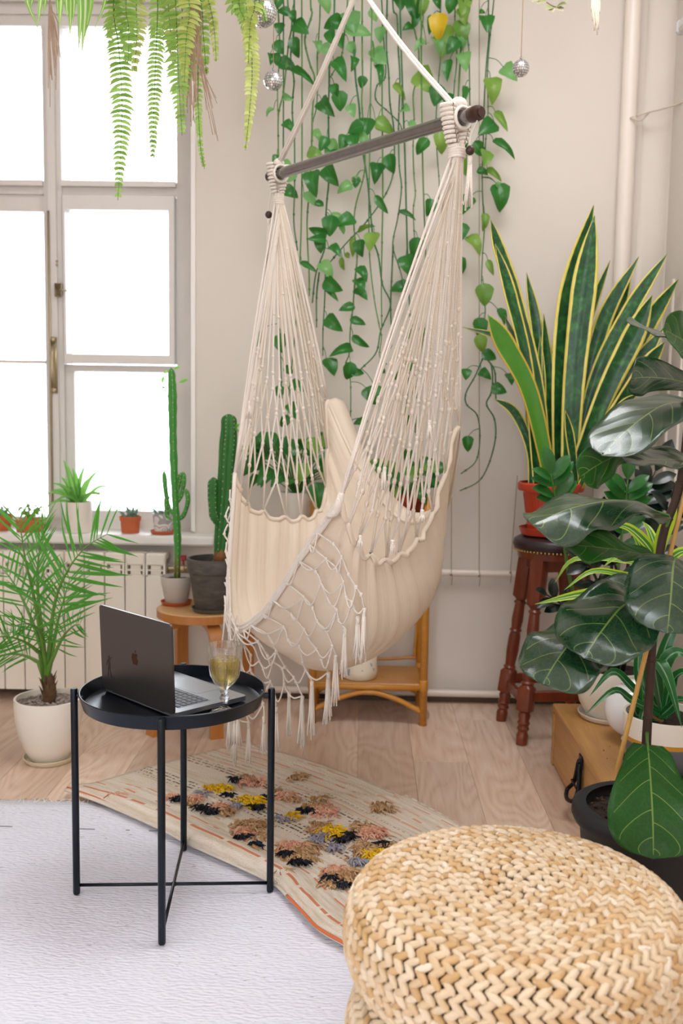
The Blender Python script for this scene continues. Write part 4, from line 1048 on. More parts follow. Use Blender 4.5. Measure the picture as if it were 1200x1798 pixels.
b = MB(); b.tube(crom([(CX0-.008, Yh-.006, .17), (CX0-.014, Yh-.03, .10), (CX0-.03, Yh-.045, .07), (CX0-.04, Yh, .06), (CX0-.03, Yh+.045, .07), (CX0-.014, Yh+.03, .10), (CX0-.008, Yh+.006, .17)], 26), .0065, 8)
b.tube([(CX0-.02, Yh-.033, .105), (CX0-.02, Yh+.033, .105)], .004, 6); obj('bail', b, M['iron'], hd)
# ------------------------------------------------------------------ pots and plants: helpers
def leaf_mat(name, cols, rough=.4, trans=.2, tcol=None, spec=.5, stripe=None, margin=None, mid=None, var=.25, vs=14):
    t = NT(name); u_, v_ = t.uv(); vec = t.coord(); oi = t.new('ShaderNodeObjectInfo')
    n = t.noise(vec, vs, 3, .6); c = t.mix(t.math('ADD', t.math('MULTIPLY', n, .7), t.math('MULTIPLY', oi.outputs['Random'], .35), clamp=True), lin(cols[0]), lin(cols[1]))
    q = t.math('ABSOLUTE', t.math('MULTIPLY_ADD', v_, 2.0, -1.0))
    if stripe: c = t.mix(t.math('MULTIPLY', t.math('LESS_THAN', t.math('ADD', q, t.math('MULTIPLY', n, .1)), stripe[0]), stripe[2] if len(stripe) > 2 else 1.0), c, lin(stripe[1]))
    if mid: c = t.mix(t.math('LESS_THAN', q, mid[0]), c, lin(mid[1]))
    if margin: c = t.mix(t.math('GREATER_THAN', t.math('ADD', q, t.math('MULTIPLY', t.math('SUBTRACT', n, .5), .16)), margin[0]), c, lin(margin[1]))
    t.link(c, t.b.inputs['Base Color']); t.setp(Roughness=rough); t.b.inputs['Specular IOR Level'].default_value = spec
    if trans: t.translucent(trans, tcol and lin(tcol) or c)
    return t.m
M['soil'] = plain('potting_soil', '#2a1c14', .95, var=.5, vscale=60, bump=.8, bscale=70, bdist=.01)
M['gravel'] = plain('pale_gravel', '#8f8078', .8, var=.5, vscale=80, bump=1.0, bscale=60, bdist=.015)
M['cream_pot'] = plain('cream_glaze', '#e9e2d6', .28, var=.02)
M['saucer_cream'] = plain('cream_saucer_glaze', '#ddd2b6', .3, var=.03)
M['terracotta'] = plain('terracotta', '#c0623a', .7, var=.15, vscale=20)
M['red_plastic'] = plain('red_brown_plastic', '#b23a22', .42, var=.06, vscale=10)
def pot(b, c, prof, n=48): b.lathe(prof, c, n)
def shell(prof, th=.006, floor=.01):
    """closed profile: outside up, inside down"""
    ins = [(max(.0005, r-th), z) for r, z in reversed(prof) if z > floor]
    return [(.0005, prof[0][1])]+list(prof)+[(prof[-1][0]-th*.3, prof[-1][1]+.001)]+ins+[(.0005, max(floor, prof[0][1]+.004))]
def saucer(name, label, c, r, h, mat):
    b = MB(); b.lathe([(.0005, 0), (r*.86, 0), (r*.92, .003), (r, h), (r*.965, h+.0008), (r*.88, .0055), (.0005, .0055)], c, 40)
    return solo(name, b, mat, label, 'saucer', loc=c, hard=40)
def soil_disc(b, c, r, z, bump=.004):
    vs = [Vector((c[0], c[1], z+bump))]; n = 28
    for k in range(1, 5):
        for i in range(n):
            a = 2*PI*i/n; rr = r*k/4; vs.append(Vector((c[0]+rr*math.cos(a), c[1]+rr*math.sin(a), z+rng.uniform(-bump, bump))))
    fs = [(0, 1+i, 1+(i+1) % n) for i in range(n)]
    for k in range(3): fs += [(1+k*n+i, 1+(k+1)*n+i, 1+(k+1)*n+(i+1) % n, 1+k*n+(i+1) % n) for i in range(n)]
    b.add(vs, fs)

# ------------------------------------------------------------------ palm
pc = Vector((-1.063, 3.285, 0))
saucer('plant_saucer', 'pale yellow glazed saucer under the cream palm pot on the floor', pc, .088, .018, M['saucer_cream'])
palm = thing('potted_palm', 'feathery green date palm in a rounded cream pot standing on the floor by the radiator', 'plant', pc+Vector((0, 0, .006)))
zb = .0062
b = MB(); pot(b, pc+Vector((0, 0, zb)), shell([(.055, .0), (.066, .004), (.085, .045), (.101, .09), (.111, .14), (.1145, .19), (.1145, .215)], .008, .02), 56); obj('pot', b, M['cream_pot'], palm, hard=50)
b = MB(); soil_disc(b, pc, .106, .203); obj('soil', b, M['gravel'], palm)
b = MB(); r_ = random.Random(4)
for i in range(230):
    a = r_.uniform(0, 2*PI); rr = .100*math.sqrt(r_.random()); b.ball(pc+Vector((rr*math.cos(a), rr*math.sin(a), .206)), r_.uniform(.003, .0065), 5, 4, (1, 1.3, .7))
obj('gravel', b, plain('pebble_mix', '#a3958c', .7, var=.6, vscale=120), palm, kind='stuff')
b = MB(); tb = [pc+Vector((.0, 0, .20)), pc+Vector((.004, .0, .24)), pc+Vector((.002, 0, .275)), pc+Vector((.0, 0, .30))]
b.tube(crom(tb, 10), [.021, .024, .022, .017, .014], 12)
for i in range(18):
    a = i*2.4; z = .212+i*.004; b.tube([pc+Vector((.017*math.cos(a), .017*math.sin(a), z)), pc+Vector((.024*math.cos(a), .024*math.sin(a), z+.02)), pc+Vector((.031*math.cos(a), .031*math.sin(a), z+.034))], [.006, .005, .001], 5, flat=.5)
obj('trunk', b, plain('palm_fibre', '#5b4128', .85, var=.5, vscale=50, bump=.5, bscale=60), palm)
M['palm_leaf'] = leaf_mat('palm_leaflet', ('#2a6f22', '#559f38'), .36, .3, '#74c048', spec=.4)
M['palm_rachis'] = plain('palm_rachis', '#5f8a33', .45, var=.2, vscale=30)
palm_leaf_meshes = []
for k in range(5):
    b = MB(); bend = (-.03+.015*k)
    b.blade([(0, 0, 0), (.35, 0, bend*.6), (.7, 0, bend*1.0), (1, 0, bend*.3-.05)], [.010, .034, .040, .034, .020, .002], (0, 0, 1), fold=.55, ns=8, na=1)
    me = b.mesh('leaflet'); me.materials.append(M['palm_leaf']); palm_leaf_meshes.append(me)
Yp = 3.285
FRONDS = [  # rachis (u, v, dY), leaflet length (m), first place, side spread
 ([(84, 1165, 0), (96, 1060, -.04), (120, 1000, -.10), (152, 960, -.14), (188, 938, -.18)], .150, .22, 1.0),
 ([(78, 1150, 0), (60, 1050, -.03), (46, 990, -.06), (38, 940, -.09), (33, 915, -.11)], .135, .25, .9),
 ([(74, 1150, 0), (45, 1128, -.08), (10, 1118, -.16), (-45, 1122, -.24)], .12, .15, .9),
 ([(76, 1145, 0), (48, 1070, .04), (18, 1015, .08), (-20, 975, .12)], .13, .25, .9),
 ([(88, 1165, 0), (102, 1090, .06), (113, 1050, .10), (122, 1018, .13)], .125, .18, .9),
 ([(80, 1160, 0), (70, 1110, -.12), (50, 1095, -.22), (20, 1100, -.30)], .11, .2, .8),
 ([(86, 1170, 0), (110, 1120, -.08), (128, 1100, -.13), (140, 1096, -.17)], .09, .2, .8),
 ([(72, 1165, 0), (40, 1150, .05), (5, 1150, .10), (-30, 1160, .14)], .11, .2, .8),
 ([(78, 1150, 0), (66, 1030, .02), (70, 960, .03), (80, 915, .02)], .11, .35, .35)]
for fi, (pp, ll, st0, spread) in enumerate(FRONDS):
    P = crom([W(u, v, Yp+d) for u, v, d in pp], 26); P[0] = pc+Vector((rng.uniform(-.012, .012), rng.uniform(-.01, .01), .275))
    b = MB(); b.tube(P, [.0085, .0055, .0035, .002, .0012], 6); fr = obj('frond', b, M['palm_rachis'], palm)
    nl = 17 if fi == 0 else 13
    for i in range(nl):
        q = st0+(1-st0)*(i/(nl-1)); j = min(25, int(q*25)); p = P[j]; T = (P[min(25, j+1)]-P[max(0, j-1)]).normalized()
        side = T.cross(Vector((0, -1, .25))).normalized(); up_ = side.cross(T)
        for sg in (-1, 1):
            if rng.random() < .06: continue
            spr = spread*(1-.55*q)+.12
            d = (T*(1-.45*spr+rng.uniform(-.05, .05))+side*(sg*spr*1.05)+up_*rng.uniform(-.15, .35)+Vector((0, 0, .05))).normalized()
            if d.z < -.35: d.z *= .6; d.normalize()
            N = (up_+Vector((rng.uniform(-.4, .4), -.3, .3))).normalized(); S = N.cross(d).normalized(); N = d.cross(S)
            l = (1.5 if fi == 0 else 1.2)*ll*(1.05-.35*abs(q-.45)-.25*q)*rng.uniform(.85, 1.15)
            mw = Matrix.Translation(p) @ Matrix((d*l, S*l*.72, N*l)).transposed().to_4x4()
            inst('leaflet', rng.choice(palm_leaf_meshes), fr, mw)

# ------------------------------------------------------------------ cacti on the bentwood stool
M['cactus'] = leaf_mat('cactus_skin', ('#24552a', '#3f7d35'), .55, 0, spec=.3, vs=30)
M['cactus_light'] = leaf_mat('cactus_skin_light', ('#3e8a3e', '#65ab52'), .55, .08, spec=.3, vs=30)
M['corky'] = plain('corky_stem', '#8a5a34', .9, var=.3, vscale=40)
M['spine'] = plain('spine', '#d8cdb8', .6)
def ribbed(b, P, R, ribs=5, n=30, depth=.42, tw=.0, wave=0.0):
    m = len(P); vs = []
    ref = Vector((1, .3, 0))
    for i, p in enumerate(P):
        T = (P[min(i+1, m-1)]-P[max(i-1, 0)]).normalized(); A = (ref-T*ref.dot(T)).normalized(); B = T.cross(A)
        for k in range(n):
            a = 2*PI*k/n; rr = R[i]*(1-depth*(1-abs(math.cos(ribs*a/2+tw*i))**1.0))*(1+wave*math.sin(i*1.6)*abs(math.cos(ribs*a/2)))
            vs.append(p+(A*math.cos(a)+B*math.sin(a))*rr)
    b.add(vs, [(i*n+k, i*n+(k+1) % n, (i+1)*n+(k+1) % n, (i+1)*n+k) for i in range(m-1) for k in range(n)]+[tuple(range(n-1, -1, -1)), tuple((m-1)*n+k for k in range(n))])
    sp = []
    for i in range(0, m, 2):
        T = (P[min(i+1, m-1)]-P[max(i-1, 0)]).normalized(); A = (ref-T*ref.dot(T)).normalized(); B = T.cross(A)
        for r in range(ribs):
            a = 2*PI*r/ribs; sp.append((P[i]+(A*math.cos(a)+B*math.sin(a))*R[i]*.98, (A*math.cos(a)+B*math.sin(a))))
    return sp
def spines(parent, sp, l=.006):
    b = MB()
    for p, d in sp:
        b.ball(p, .0016, 5, 4)
        for s_ in (-1, 1): b.tube([p, p+d*l+Vector((0, 0, s_*l*.5))], [.0007, .0002], 3)
    obj('spines', b, M['spine'], parent, kind='stuff')
def taper(m, r, k0=.75, top=3, bulge=0.0, seed=0):
    out = []
    for i in range(m):
        t_ = i/(m-1); x = r*(k0+(1-k0)*min(1, t_*3))*(1+bulge*math.sin(t_*9+seed)+bulge*.6*math.sin(t_*23+seed*2))
        if i > m-1-top: x *= math.sqrt(max(.02, 1-((i-(m-1-top))/top)**2))
        out.append(x)
    return out
c1 = F(310, 1061, .452); c1.z = SZ+.0004; c1.y = 3.775; c1.x = W(310, 1050, 3.775).x
saucer('plant_saucer', 'small terracotta saucer on the birch stool under the tall thin cactus', c1, .060, .014, M['terracotta'])
tc_ = thing('tall_cactus', 'tall thin pale-green cactus with small side arms in a grey-white pot', 'plant', c1+Vector((0, 0, .0058)))
o1 = c1+Vector((0, 0, .0058))
b = MB(); pot(b, o1, shell([(.041, 0), (.043, .002), (.057, .075), (.0585, .077), (.061, .104)], .005, .01), 40); obj('pot', b, plain('chalky_grey_pot', '#c9c2b8', .7, var=.1, vscale=25, bump=.2, bscale=40), tc_, hard=40)
b = MB(); soil_disc(b, o1, .054, o1.z+.092, .002); obj('soil', b, M['soil'], tc_)
Yc = c1.y
P = crom([W(311, 1016, Yc), W(312, 950, Yc), W(308, 880, Yc), W(304, 780, Yc), W(303, 700, Yc), W(301, 646, Yc)], 60)
b = MB(); sp = ribbed(b, P, taper(60, .0150, .7, 3, .10, 1.0), 4, 24, .40, .0, .06); st_ = obj('stem', b, M['cactus_light'], tc_); spines(st_, sp, .005)
b = MB(); b.tube([W(311, 1016, Yc), W(312, 985, Yc), W(311.5, 960, Yc)], [.012, .011, .006], 10); obj('corky_base', b, M['corky'], tc_)
for arm in ([(306, 905), (296, 890), (291, 860), (288, 826)], [(308, 915), (322, 905), (330, 880), (327, 858)], [(306, 890), (318, 870), (323, 845), (321, 828)], [(300, 912), (294, 905), (292, 880), (296, 870)], [(308, 880), (314, 850), (317, 835), (318, 834)]):
    Pa = crom([W(u, v, Yc+.012*(i % 2)) for i, (u, v) in enumerate(arm)], 18); b = MB(); sp = ribbed(b, Pa, taper(18, .009, .6, 3, .06), 4, 16, .4); am = obj('arm', b, M['cactus_light'], tc_); spines(am, sp, .004)
lfm = leaf_mat('cactus_leaf', ('#5fae3a', '#8fd055'), .45, .4, '#9ae060')
for (u, v, du, dv) in ((296, 652, -8, 4), (306, 648, 10, -3), (288, 660, -3, 14), (315, 672, 14, -4), (322, 670, 8, -3), (290, 680, -5, 2)):
    b = MB(); p = W(u, v, Yc); q = W(u+du, v+dv, Yc-.01); b.blade([p, p.lerp(q, .5)+Vector((0, -.003, .002)), q], [.001, .006, .006, .001], (0, -1, .4), .2, 6, 1); obj('leaf', b, lfm, tc_)
c2 = F(374, 1073, .452); c2.z = SZ+.0004; c2.y = 3.665; c2.x = W(374, 1070, 3.665).x
saucer('plant_saucer', 'dark grey saucer on the birch stool under the broad cactus pot', c2, .080, .015, plain('dark_saucer', '#58534c', .6, var=.2))
bc = thing('broad_cactus', 'thick dark-green columnar cactus in a charcoal clay pot', 'plant', c2+Vector((0, 0, .0058))); o2 = c2+Vector((0, 0, .0058))
t = NT('charcoal_clay'); n = t.noise(t.coord('Object', (1, 1, 3)), 14, 4, .65); t.link(t.ramp(n, [(.35, '#46413d'), (.6, '#5c564f'), (.78, '#7d766c')]), t.b.inputs['Base Color']); t.setp(Roughness=.75); M['charcoal'] = t.m
b = MB(); pot(b, o2, shell([(.064, 0), (.067, .003), (.088, .135), (.0895, .140), (.0945, .145), (.0975, .190), (.096, .195)], .009, .012), 48); obj('pot', b, M['charcoal'], bc, hard=40)
b = MB(); soil_disc(b, o2, .084, o2.z+.165); obj('soil', b, M['soil'], bc)
Y2 = c2.y
P = crom([W(386, 985, Y2), W(390, 930, Y2), W(396, 860, Y2), W(399, 800, Y2), W(402, 760, Y2), W(402, 727, Y2)], 50)
b = MB(); sp = ribbed(b, P, taper(50, .031, .72, 4, .05, 2.0), 6, 36, .28); st_ = obj('stem', b, M['cactus'], bc); spines(st_, sp, .006)
b = MB(); b.tube([W(386, 988, Y2), W(388, 972, Y2-.003), W(390, 955, Y2)], [.026, .024, .010], 12); obj('corky_base', b, M['corky'], bc)
Pa = crom([W(388, 925, Y2), W(377, 905, Y2-.01), W(374, 870, Y2-.012), W(375, 838, Y2-.012)], 26); b = MB(); sp = ribbed(b, Pa, taper(26, .021, .6, 4, .05), 5, 30, .32); am = obj('arm', b, M['cactus'], bc); spines(am, sp, .005)
b = MB(); p = W(411, 752, Y2); b.blade([p, W(416, 748, Y2-.01), W(421, 745, Y2-.01)], [.001, .006, .007, .001], (0, -1, .3), .2, 6, 1); b.blade([p, W(417, 755, Y2-.01), W(420, 758, Y2-.01)], [.001, .004, .004, .001], (0, -1, .3), .2, 6, 1); obj('leaf', b, lfm, bc)

# ------------------------------------------------------------------ window sill plants
zS = .6925
def sillpot(name, label, cat, u, v, h, r0, r1, mat, soil=True, rim=.0, Y=None):
    c = F(u, v, zS); 
    if Y: c = Vector((W(u, v, Y).x, Y, zS))
    th = thing(name, label, cat, c); b = MB()
    prof = [(r0, 0), (r0+.002, .002), (r1, h)] if not rim else [(r0, 0), (r0+.002, .002), (r1-.003, h*.72), (r1, h*.73), (r1+.002, h)]
    pot(b, c, shell(prof, .005, .01), 36); obj('pot', b, mat, th, hard=40)
    b = MB(); soil_disc(b, c, r1-.006, zS+h-.012, .002); obj('soil', b, M['soil'], th); return th, c
M['aloe'] = leaf_mat('aloe_leaf', ('#4f9a3c', '#86bd5e'), .4, .2, '#9ddb6a')
al, c = sillpot('potted_aloe', 'spiky pale-green aloe in a plain white pot on the window sill', 'plant', 138, 935, .125, .050, .058, M['cream_pot'], Y=4.04)
for i, (u, v, k, hw) in enumerate(((112, 808, 0, 9), (128, 822, .02, 9), (175, 825, -.02, 9), (92, 848, -.03, 8), (196, 852, .0, 7), (88, 862, .03, 8), (75, 895, -.05, 6), (180, 870, -.05, 8), (108, 838, .04, 8), (160, 838, .04, 8), (95, 880, -.06, 7), (150, 815, .03, 7), (120, 855, -.06, 8), (70, 868, .0, 5), (190, 868, .03, 6))):
    base = c+Vector((rng.uniform(-.02, .02), rng.uniform(-.01, .01), .115)); tp = W(u, v, c.y+k*1.2); m_ = base.lerp(tp, .5)+Vector((0, 0, .022))
    b = MB(); b.blade(crom([base, m_, tp], 10), [w*hw/10 for w in (.011, .0135, .012, .008, .001)], (0, -.7, .7), .55, 12, 2, curl=.2); obj('leaf', b, M['aloe'], al)
s1, c = sillpot('potted_succulent', 'blue-green finger succulent in a small ribbed terracotta pot on the window sill', 'plant', 229, 926, .068, .034, .043, M['terracotta'], rim=1, Y=4.05)
M['succ'] = leaf_mat('succulent_leaf', ('#5c7f6c', '#8ba998'), .6, .1)
def fingers(th, c, n, h, r, z0, mat):
    for i in range(n):
        a = i*2.4; rr = .022*math.sqrt((i+.5)/n); p = c+Vector((rr*math.cos(a), rr*math.sin(a), z0)); q = p+Vector((rr*1.3*math.cos(a), rr*1.3*math.sin(a), h*rng.uniform(.5, 1.1)))
        b = MB(); P = crom([p, p.lerp(q, .5)+Vector((0, 0, .004)), q], 7); b.tube(P, [r, r*1.05, r*.95, r*.4], 7)
        for k in range(6):
            aa = k*1.9; pp = p.lerp(q, .25+.12*k); d = Vector((math.cos(aa), math.sin(aa), .5)).normalized(); b.tube([pp, pp+d*r*1.6, pp+d*r*2.6], [r*.45, r*.5, r*.1], 5)
        obj('stem', b, mat, th)
fingers(s1, c, 7, .052, .0055, .058, M['succ'])
saucer('plant_saucer', 'thin white saucer on the window sill below the small terracotta pot', Vector((c.x, 4.05, zS)) - Vector((0, 0, 0)), .056, .006, M['white_paint']) if False else None
c = Vector((W(287, 930, 4.03).x, 4.03, zS+.0002))
saucer('plant_saucer', 'terracotta saucer on the sill end under the grey-patterned pot', c, .053, .014, M['terracotta'])
t = NT('printed_pot'); vo = t.new('ShaderNodeTexVoronoi'); vo.inputs['Scale'].default_value = 26; vo.feature = 'SMOOTH_F1'; t.link(t.coord(), vo.inputs['Vector'])
t.link(t.mix(t.math('GREATER_THAN', t.math('FRACT', t.math('MULTIPLY', vo.outputs['Distance'], 5.0)), .62), lin('#ddd6d2'), lin('#a49c9b')), t.b.inputs['Base Color']); t.setp(Roughness=.4)
s2 = thing('potted_cactus', 'tiny cactus in a white pot with grey swirls on the sill end', 'plant', c+Vector((0, 0, .0058))); oo = c+Vector((0, 0, .0058))
b = MB(); pot(b, oo, shell([(.033, 0), (.036, .002), (.043, .07), (.0435, .078)], .004, .01), 36); obj('pot', b, t.m, s2, hard=40)
b = MB(); soil_disc(b, oo, .037, oo.z+.066, .002); obj('soil', b, M['soil'], s2); fingers(s2, oo, 6, .035, .005, .062, M['succ'])
s3, c = sillpot('potted_succulent', 'leggy yellow-green succulent in a low pot on the sill behind the palm', 'plant', 52, 918, .05, .05, .058, M['terracotta'], Y=4.03)
M['jade'] = leaf_mat('jade_leaf', ('#6f9a3f', '#a9c063'), .45, .2)
for i in range(9):
    a = i*2.4; q = c+Vector((.045*math.cos(a), .03*math.sin(a), .075+.03*rng.random())); b = MB(); p = c+Vector((0, 0, .045)); b.tube(crom([p, p.lerp(q, .5)+Vector((0, 0, .01)), q], 6), .003, 5)
    for k in range(5): b.ball(p.lerp(q, .35+.16*k)+Vector((rng.uniform(-.01, .01), rng.uniform(-.006, .006), .004)), .008, 6, 4, (1, .7, .5))
    obj('stem', b, M['jade'], s3)
s4, c = sillpot('potted_succulent', 'dark rosette succulent in an orange terracotta pot at the far sill end behind palm fronds', 'plant', 2, 912, .065, .034, .045, M['terracotta'], rim=1, Y=4.05)
fingers(s4, c, 7, .04, .006, .056, M['succ'])

# ------------------------------------------------------------------ vase and pots on the rattan shelf
vz = ZL+.0062; vc = Vector((W(632, 1196, 3.83).x, 3.83, vz))
t = NT('speckled_vase'); nz = t.noise(t.coord(), 34, 2, .5); t.link(t.mix(t.math('GREATER_THAN', nz, .66), lin('#ece3d0'), lin('#9fb0bd')), t.b.inputs['Base Color']); t.setp(Roughness=.35)
b = MB(); b.lathe(shell([(.060, 0), (.066, .004), (.069, .03), (.066, .085), (.058, .115), (.056, .13)], .005, .01), vc, 40)
solo('speckled_vase', b, t.m, 'cream vase with blue-grey speckles on the lower rattan shelf', 'vase', loc=vc, hard=50)
uz = ZU+.0062
M['pothos'] = leaf_mat('pothos_leaf', ('#134a24', '#2f8030'), .30, .2, '#6cb636', vs=20, mid=(.03, '#4a9540'))
M['pothos_var'] = leaf_mat('pothos_leaf_variegated', ('#1f6a28', '#8fb04c'), .34, .22, '#a9d65a', vs=42)
M['pothos_pale'] = leaf_mat('pothos_leaf_pale', ('#4a8e55', '#8fc07a'), .33, .35, '#9bd872', vs=30)
M['pothos_yellow'] = leaf_mat('pothos_leaf_yellow', ('#d6a60e', '#efcf35'), .4, .35, '#f0d040', vs=30)
def heart_mesh(name, mat, bend=.25, fold=.22, wf=1.0):
    b = MB(); w = lambda t_: wf*.46*(math.sin(PI*min(1, t_/.52)*.5)**.55 if t_ < .3 else max(0, math.cos((t_-.3)/.7*PI/2))**.85*1.0)
    b.blade([(-.08, 0, 0), (.2, 0, .045), (.6, 0, .02), (1, 0, -bend)], w, (0, 0, 1), fold, 9, 2, wave=.05)
    me = b.mesh(name); me.materials.append(mat); return me
HM = {k: [heart_mesh('leaf', M[m_], bd, fo, wf) for bd, fo, wf in ((.22, .34, 1), (.35, .42, .97), (.15, .26, 1.05), (.45, .5, .93))] for k, m_ in (('g', 'pothos'), ('v', 'pothos_var'), ('p', 'pothos_pale'), ('y', 'pothos_yellow'))}
def place_leaf(parent, base, tip, size, N, kind='g', wid=1.0, name='leaf'):
    d = (tip-base).normalized(); N = Vector(N); S = N.cross(d)
    S = S.normalized() if S.length > 1e-5 else Vector((1, 0, 0)); n2 = d.cross(S)
    inst(name, rng.choice(HM[kind]), parent, Matrix.Translation(base) @ Matrix((d*size, S*size*wid, n2*size)).transposed().to_4x4())
def bushy(th, c, z0, n, rad, h, sz, kinds='ggv', xr=1.0):
    for i in range(n):
        a = rng.uniform(0, 2*PI); e = rng.uniform(.25, 1.0); q = c+Vector((rad*math.cos(a)*math.sqrt(1-e*.4), rad*.6*math.sin(a), z0+h*e)); p = c+Vector((0, 0, z0))
        b = MB(); b.tube(crom([p, p.lerp(q, .5)+Vector((0, 0, .02)), q], 7), .0022, 5); s_ = obj('stalk', b, M['vine'], th)
        d = Vector((math.cos(a)*.8, math.sin(a)*.5-.3, rng.uniform(-.7, .3))).normalized(); place_leaf(s_, q, q+d, sz*rng.uniform(.7, 1.15), (rng.uniform(-.5, .5), -.8, .6), rng.choice(kinds))
M['vine'] = plain('vine_stem', '#4f7f35', .5, var=.35, vscale=20)
M['vine_old'] = plain('vine_stem_old', '#2f6a3a', .5, var=.3, vscale=20)
c = Vector((W(712, 885, 3.85).x, 3.85, uz)); rp = thing('potted_pothos', 'bushy pothos in a brick-red plastic pot on the upper rattan shelf behind the hammock', 'plant', c)
b = MB(); pot(b, c, shell([(.05, 0), (.053, .003), (.068, .09), (.0685, .092), (.074, .094), (.075, .118)], .005, .01), 40); obj('pot', b, plain('brick_red_plastic', '#9c3324', .45), rp, hard=40)
b = MB(); soil_disc(b, c, .066, uz+.104); obj('soil', b, M['soil'], rp); bushy(rp, c, .10, 26, .12, .14, .075, 'gggv')
c = Vector((W(520, 885, 3.85).x, 3.85, uz)); wp = thing('potted_pothos', 'big-leaved pothos in a white pot on the upper rattan shelf seen through the netting', 'plant', c)
b = MB(); pot(b, c, shell([(.05, 0), (.053, .003), (.062, .10), (.064, .118)], .005, .01), 40); obj('pot', b, M['cream_pot'], wp, hard=40)
b = MB(); soil_disc(b, c, .057, uz+.104); obj('soil', b, M['soil'], wp); bushy(wp, c, .10, 38, .15, .24, .085, 'ggggv')
for (u, v, u2, v2, s_) in ((556, 850, 565, 895, .095), (578, 792, 590, 830, .09), (565, 800, 572, 826, .07), (548, 770, 556, 800, .07), (500, 770, 492, 800, .06), (478, 760, 472, 786, .06), (535, 815, 528, 842, .07), (575, 825, 580, 850, .06)):
    p, q = W(u, v, 3.72), W(u2, v2, 3.70); b = MB(); b.tube(crom([c+Vector((0, 0, .10)), c.lerp(p, .5)+Vector((0, -.02, .09)), p], 9), .0024, 5); s0 = obj('stalk', b, M['vine'], wp)
    place_leaf(s0, p, q, s_, (.1, -.9, .4), rng.choice('ggv'))

# ------------------------------------------------------------------ snake plant on the bar stool
pz = ZS+.0225; c = Vector((W(972, 930, 3.71).x, 3.71, pz)); c.x = BC.x
c.x = W(965, 930, 3.71).x
saucer('plant_saucer', 'red plastic saucer on the dark leather stool seat', c, .113, .028, M['red_plastic'])
sn = thing('snake_plant', 'large yellow-edged snake plant in a terracotta-red plastic pot on the bar stool', 'plant', c+Vector((0, 0, .0058))); oo = c+Vector((0, 0, .0058))
b = MB(); prof = [(.078, 0), (.082, .004), (.086, .035), (.083, .040), (.101, .155), (.102, .158)]
pot(b, oo, shell(prof+[(.119, .160), (.122, .168), (.122, .186), (.118, .190)], .006, .012), 56); obj('pot', b, M['red_plastic'], sn, hard=35)
b = MB()
for i in range(44):
    a = 2*PI*i/44; b.tube([oo+Vector((math.cos(a)*.0845, math.sin(a)*.0845, .048)), oo+Vector((math.cos(a)*.0995, math.sin(a)*.0995, .150))], .0016, 4)
obj('ribbing', b, M['red_plastic'], sn, kind='stuff')
b = MB(); soil_disc(b, oo, .113, oo.z+.172); obj('soil', b, M['soil'], sn)
t = NT('snake_leaf'); u_, v_ = t.uv(); vec = t.coord(); oi = t.new('ShaderNodeObjectInfo')
cvx = t.new('ShaderNodeCombineXYZ'); t.link(t.math('MULTIPLY', u_, 26.0), cvx.inputs[0]); t.link(t.math('MULTIPLY', v_, 2.2), cvx.inputs[1]); t.link(t.math('MULTIPLY', oi.outputs['Random'], 50.0), cvx.inputs[2])
bands = t.noise(cvx.outputs[0], 1.0, 3, .6, .6)
gcol = t.ramp(bands, [(.32, '#0d3a1c'), (.52, '#1c5527'), (.70, '#3b7a35')])
q = t.math('ABSOLUTE', t.math('MULTIPLY_ADD', v_, 2.0, -1.0)); nn_ = t.noise(vec, 18, 2)
mg = t.math('GREATER_THAN', t.math('ADD', q, t.math('MULTIPLY', t.math('SUBTRACT', nn_, .5), .12)), .76)
t.link(t.mix(mg, gcol, t.mix(nn_, lin('#dcc73c'), lin('#efe486'))), t.b.inputs['Base Color']); t.setp(Roughness=.34)
t.translucent(.12, t.mix(mg, lin('#3f8a2c'), lin('#e8d25c'))); M['snake'] = t.m
t = NT('snake_leaf_light'); u_, v_ = t.uv(); q = t.math('ABSOLUTE', t.math('MULTIPLY_ADD', v_, 2.0, -1.0)); n = t.noise(t.coord(), 14, 2)
t.link(t.mix(t.math('GREATER_THAN', q, .82), t.mix(n, lin('#3c7d1e'), lin('#5b9a2a')), lin('#d8b64a')), t.b.inputs['Base Color']); t.setp(Roughness=.36); t.translucent(.2, lin('#78b238')); M['snake_light'] = t.m
